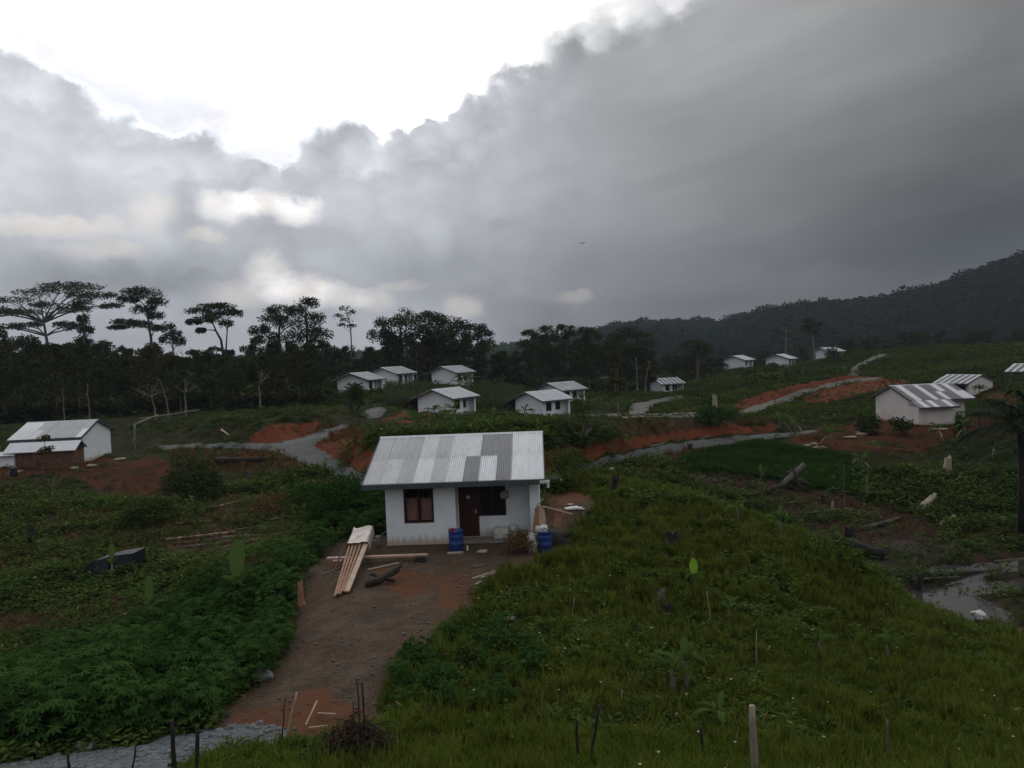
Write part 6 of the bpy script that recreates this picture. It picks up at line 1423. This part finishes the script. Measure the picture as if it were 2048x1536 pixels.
bush(75, 1330, 21, .5, .6, 700, .08, 'cassava', 'small dark shrub amid the withered patch at the left edge')
bush(550, 1030, 47, 1.6, 1.3, 900, .18, 'dry', 'purple-brown withered thicket left of the nearest house')
# spindly saplings
def sapling(px, ybase, ytop, D, label, leaf='tree2', bark='barkpale', n=60, lean=0.0, fork=False, leaves=True, r_=.05):
    p = at(px, D); top = ray(px, ytop)*D; h_ = top[2]-p[2]; root = empty('sapling', tuple(p)); tag(root, label, 'sapling', 'thin saplings and bare trees')
    w = MB(); pts = [(lean*h_*u*u+random.uniform(-.04, .04)*h_*.3, 0, h_*u-(.2 if u == 0 else 0)) for u in (0, .25, .5, .75, 1)]
    if fork: pts = pts[:3]
    w.tube(pts, [r_*(1.2-.7*i/(len(pts)-1)) for i in range(len(pts))], 6, cap=False); e = Vector(pts[-1]); ends = []
    for k in range(6 if fork else 9):
        b = e if fork else Vector(pts[random.choice((2, 3, 4))]); d = rdir(.3, 1) if fork else rdir(-.1, .8); q = b+d*h_*(random.uniform(.25, .5) if fork else random.uniform(.06, .14)); limb(w, b, q, r_*.5, r_*.12, .08, 3, 5); ends.append(q)
        if fork:
            for _ in range(3): q2 = q.lerp(b, random.uniform(.2, .6)); e2 = q2+rdir(.1, 1)*h_*.14; limb(w, q2, e2, r_*.2, r_*.06, .06, 2, 4)
    w.build('trunk', M[bark], root, smooth=True)
    if leaves:
        c = MB()
        for q in ends: clump_leaves(c, q, (h_*.08, h_*.08, h_*.05), n, h_*.045+.05, h_*.022+.03, (0, .95))
        link_mesh('crown', mesh_np('crown', np.array(c.v), np.array(c.f), L[leaf], c.t), root)
sapling(1238, 890, 740, 70, 'tall thin sapling standing against the forest between village and hill road', n=40, r_=.07)
sapling(1182, 900, 845, 60, 'short pale sapling right of the nearest roof near the red bank', n=20, r_=.05, leaf='weed')
sapling(521, 815, 722, 118, 'pale Y-shaped bare tree at the forest edge left of the village', fork=True, leaves=False, r_=.16)
sapling(372, 830, 740, 116, 'pale forked bare tree in the middle of the left forest edge', fork=True, leaves=False, r_=.16)
sapling(312, 835, 745, 112, 'thin pale bare trunk leaning at the left forest edge', fork=True, leaves=False, lean=-.25, r_=.13)
sapling(338, 830, 760, 110, 'slim pale stem beside the leaning trunk at the forest edge', fork=False, leaves=False, lean=-.15, r_=.10)
sapling(180, 845, 770, 108, 'slim pale trunk before the dark forest above the far left house', leaves=False, r_=.11)
sapling(130, 850, 780, 108, 'slender pale stem left of the slim one above the far left house', leaves=False, r_=.09)
sapling(1275, 785, 720, 180, 'pale straight trunk in the forest left of the striped-roof forest house', leaves=False, r_=.2)
sapling(1290, 785, 725, 182, 'pale curved trunk beside the striped-roof forest house', leaves=False, lean=.2, r_=.18)
sapling(372, 705, 650, 195, 'small bare pale tree between the tall flat-crowned trees', fork=True, leaves=False, r_=.12)
sapling(107, 1000, 940, 58, 'bare forked sapling in the scrub below the far left house', fork=True, leaves=False, r_=.05)
sapling(95, 960, 880, 66, 'small dark sapling in front of the timber kitchen', n=50, leaf='tree3', bark='barkdark', r_=.05)
sapling(270, 880, 845, 86, 'short pale stub standing on the grass right of the far left house', leaves=False, r_=.09)
sapling(1690, 960, 930, 50, 'thin twig-like sapling on the dark slope', n=12, r_=.03)
sapling(1960, 830, 775, 78, 'dark thin trunk on the red clay behind the large house', bark='barkdark', n=30, r_=.07)
# palm at the right edge
def palm(px, D, h_, nf, L_, label):
    p = at(px, D); root = empty('palm_tree', tuple(p)); tag(root, label, 'palm', 'palms at the right edge')
    w = MB(); w.tube([(0, 0, -.3), (.05, 0, h_*.5), (0, 0, h_)], [.30, .24, .22], 10); w.build('trunk', M['barkdark'], root, smooth=True); c = MB()
    for k in range(nf):
        a = k*2.399; el_ = R(random.uniform(-15, 78)); d = Vector((math.cos(a), math.sin(a), 0)); P = []; Ln = L_*random.uniform(.8, 1.05); n = 22
        for i in range(n+1):
            u = i/n; P.append(Vector((0, 0, h_))+d*(Ln*u*math.cos(el_))+Vector((0, 0, Ln*(u*math.sin(el_)-.55*u*u))))
        s_ = Vector((-d.y, d.x, 0)); t = random.uniform(0, .7)
        for i in range(n):
            c.poly([P[i]-s_*.025, P[i]+s_*.025, P[i+1]+s_*.02, P[i+1]-s_*.02], t)
            if i > 1:
                for q in range(2):
                    for sg in (-1, 1):
                        pt_ = P[i].lerp(P[i+1], q*.5+random.uniform(0, .3)); ll = Ln*.22*math.sin(math.pi*(.12+.8*i/n)); dd = s_*sg+d*.55+Vector((0, 0, -.45+random.uniform(-.2, .2))); leafq(c, pt_, dd, (0, 0, 1), ll, .07, min(1, t+random.uniform(0, .25)))
    link_mesh('crown', mesh_np('crown', np.array(c.v), np.array(c.f), L['palm'], c.t), root)
palm(2046, 44, 6.4, 34, 4.4, 'large feathery palm filling the right edge beside the large red-pad house')
palm(2090, 50, 4.6, 24, 4.4, 'second palm mostly outside the right edge, below the first')
# maize patch below the hilltop houses
cn = []
for _ in range(4):
    mb = MB(); mb.tube([(0, 0, 0), (0, 0, 1.9)], [.03, .015], 4, t=.6, cap=False); mb.f = [f for f in mb.f if len(f) == 4]
    for k in range(9): banana_leaf(mb, (0, 0, .3+.17*k), k*2.0+random.random(), .75, .11, .9, R(50), random.uniform(.3, 1))
    cn.append(T_from(mb))
P = []
for _ in range(900):
    px = random.uniform(770, 880); D_ = random.uniform(122, 152); x = (px-1024)/F_PX*D_; 
    if not in_house(np.array([x]), np.array([D_]), .6)[0]: P.append((x, D_, gz(x, D_)))
for _ in range(500):
    px = random.uniform(940, 1045); D_ = random.uniform(130, 160); x = (px-1024)/F_PX*D_
    if not in_house(np.array([x]), np.array([D_]), .6)[0]: P.append((x, D_, gz(x, D_)))
scatter('maize_undergrowth', cn, np.array(P), rng.uniform(.8, 1.2, len(P)), L['corn'], 'maize patch growing below the hilltop houses', 'maize')
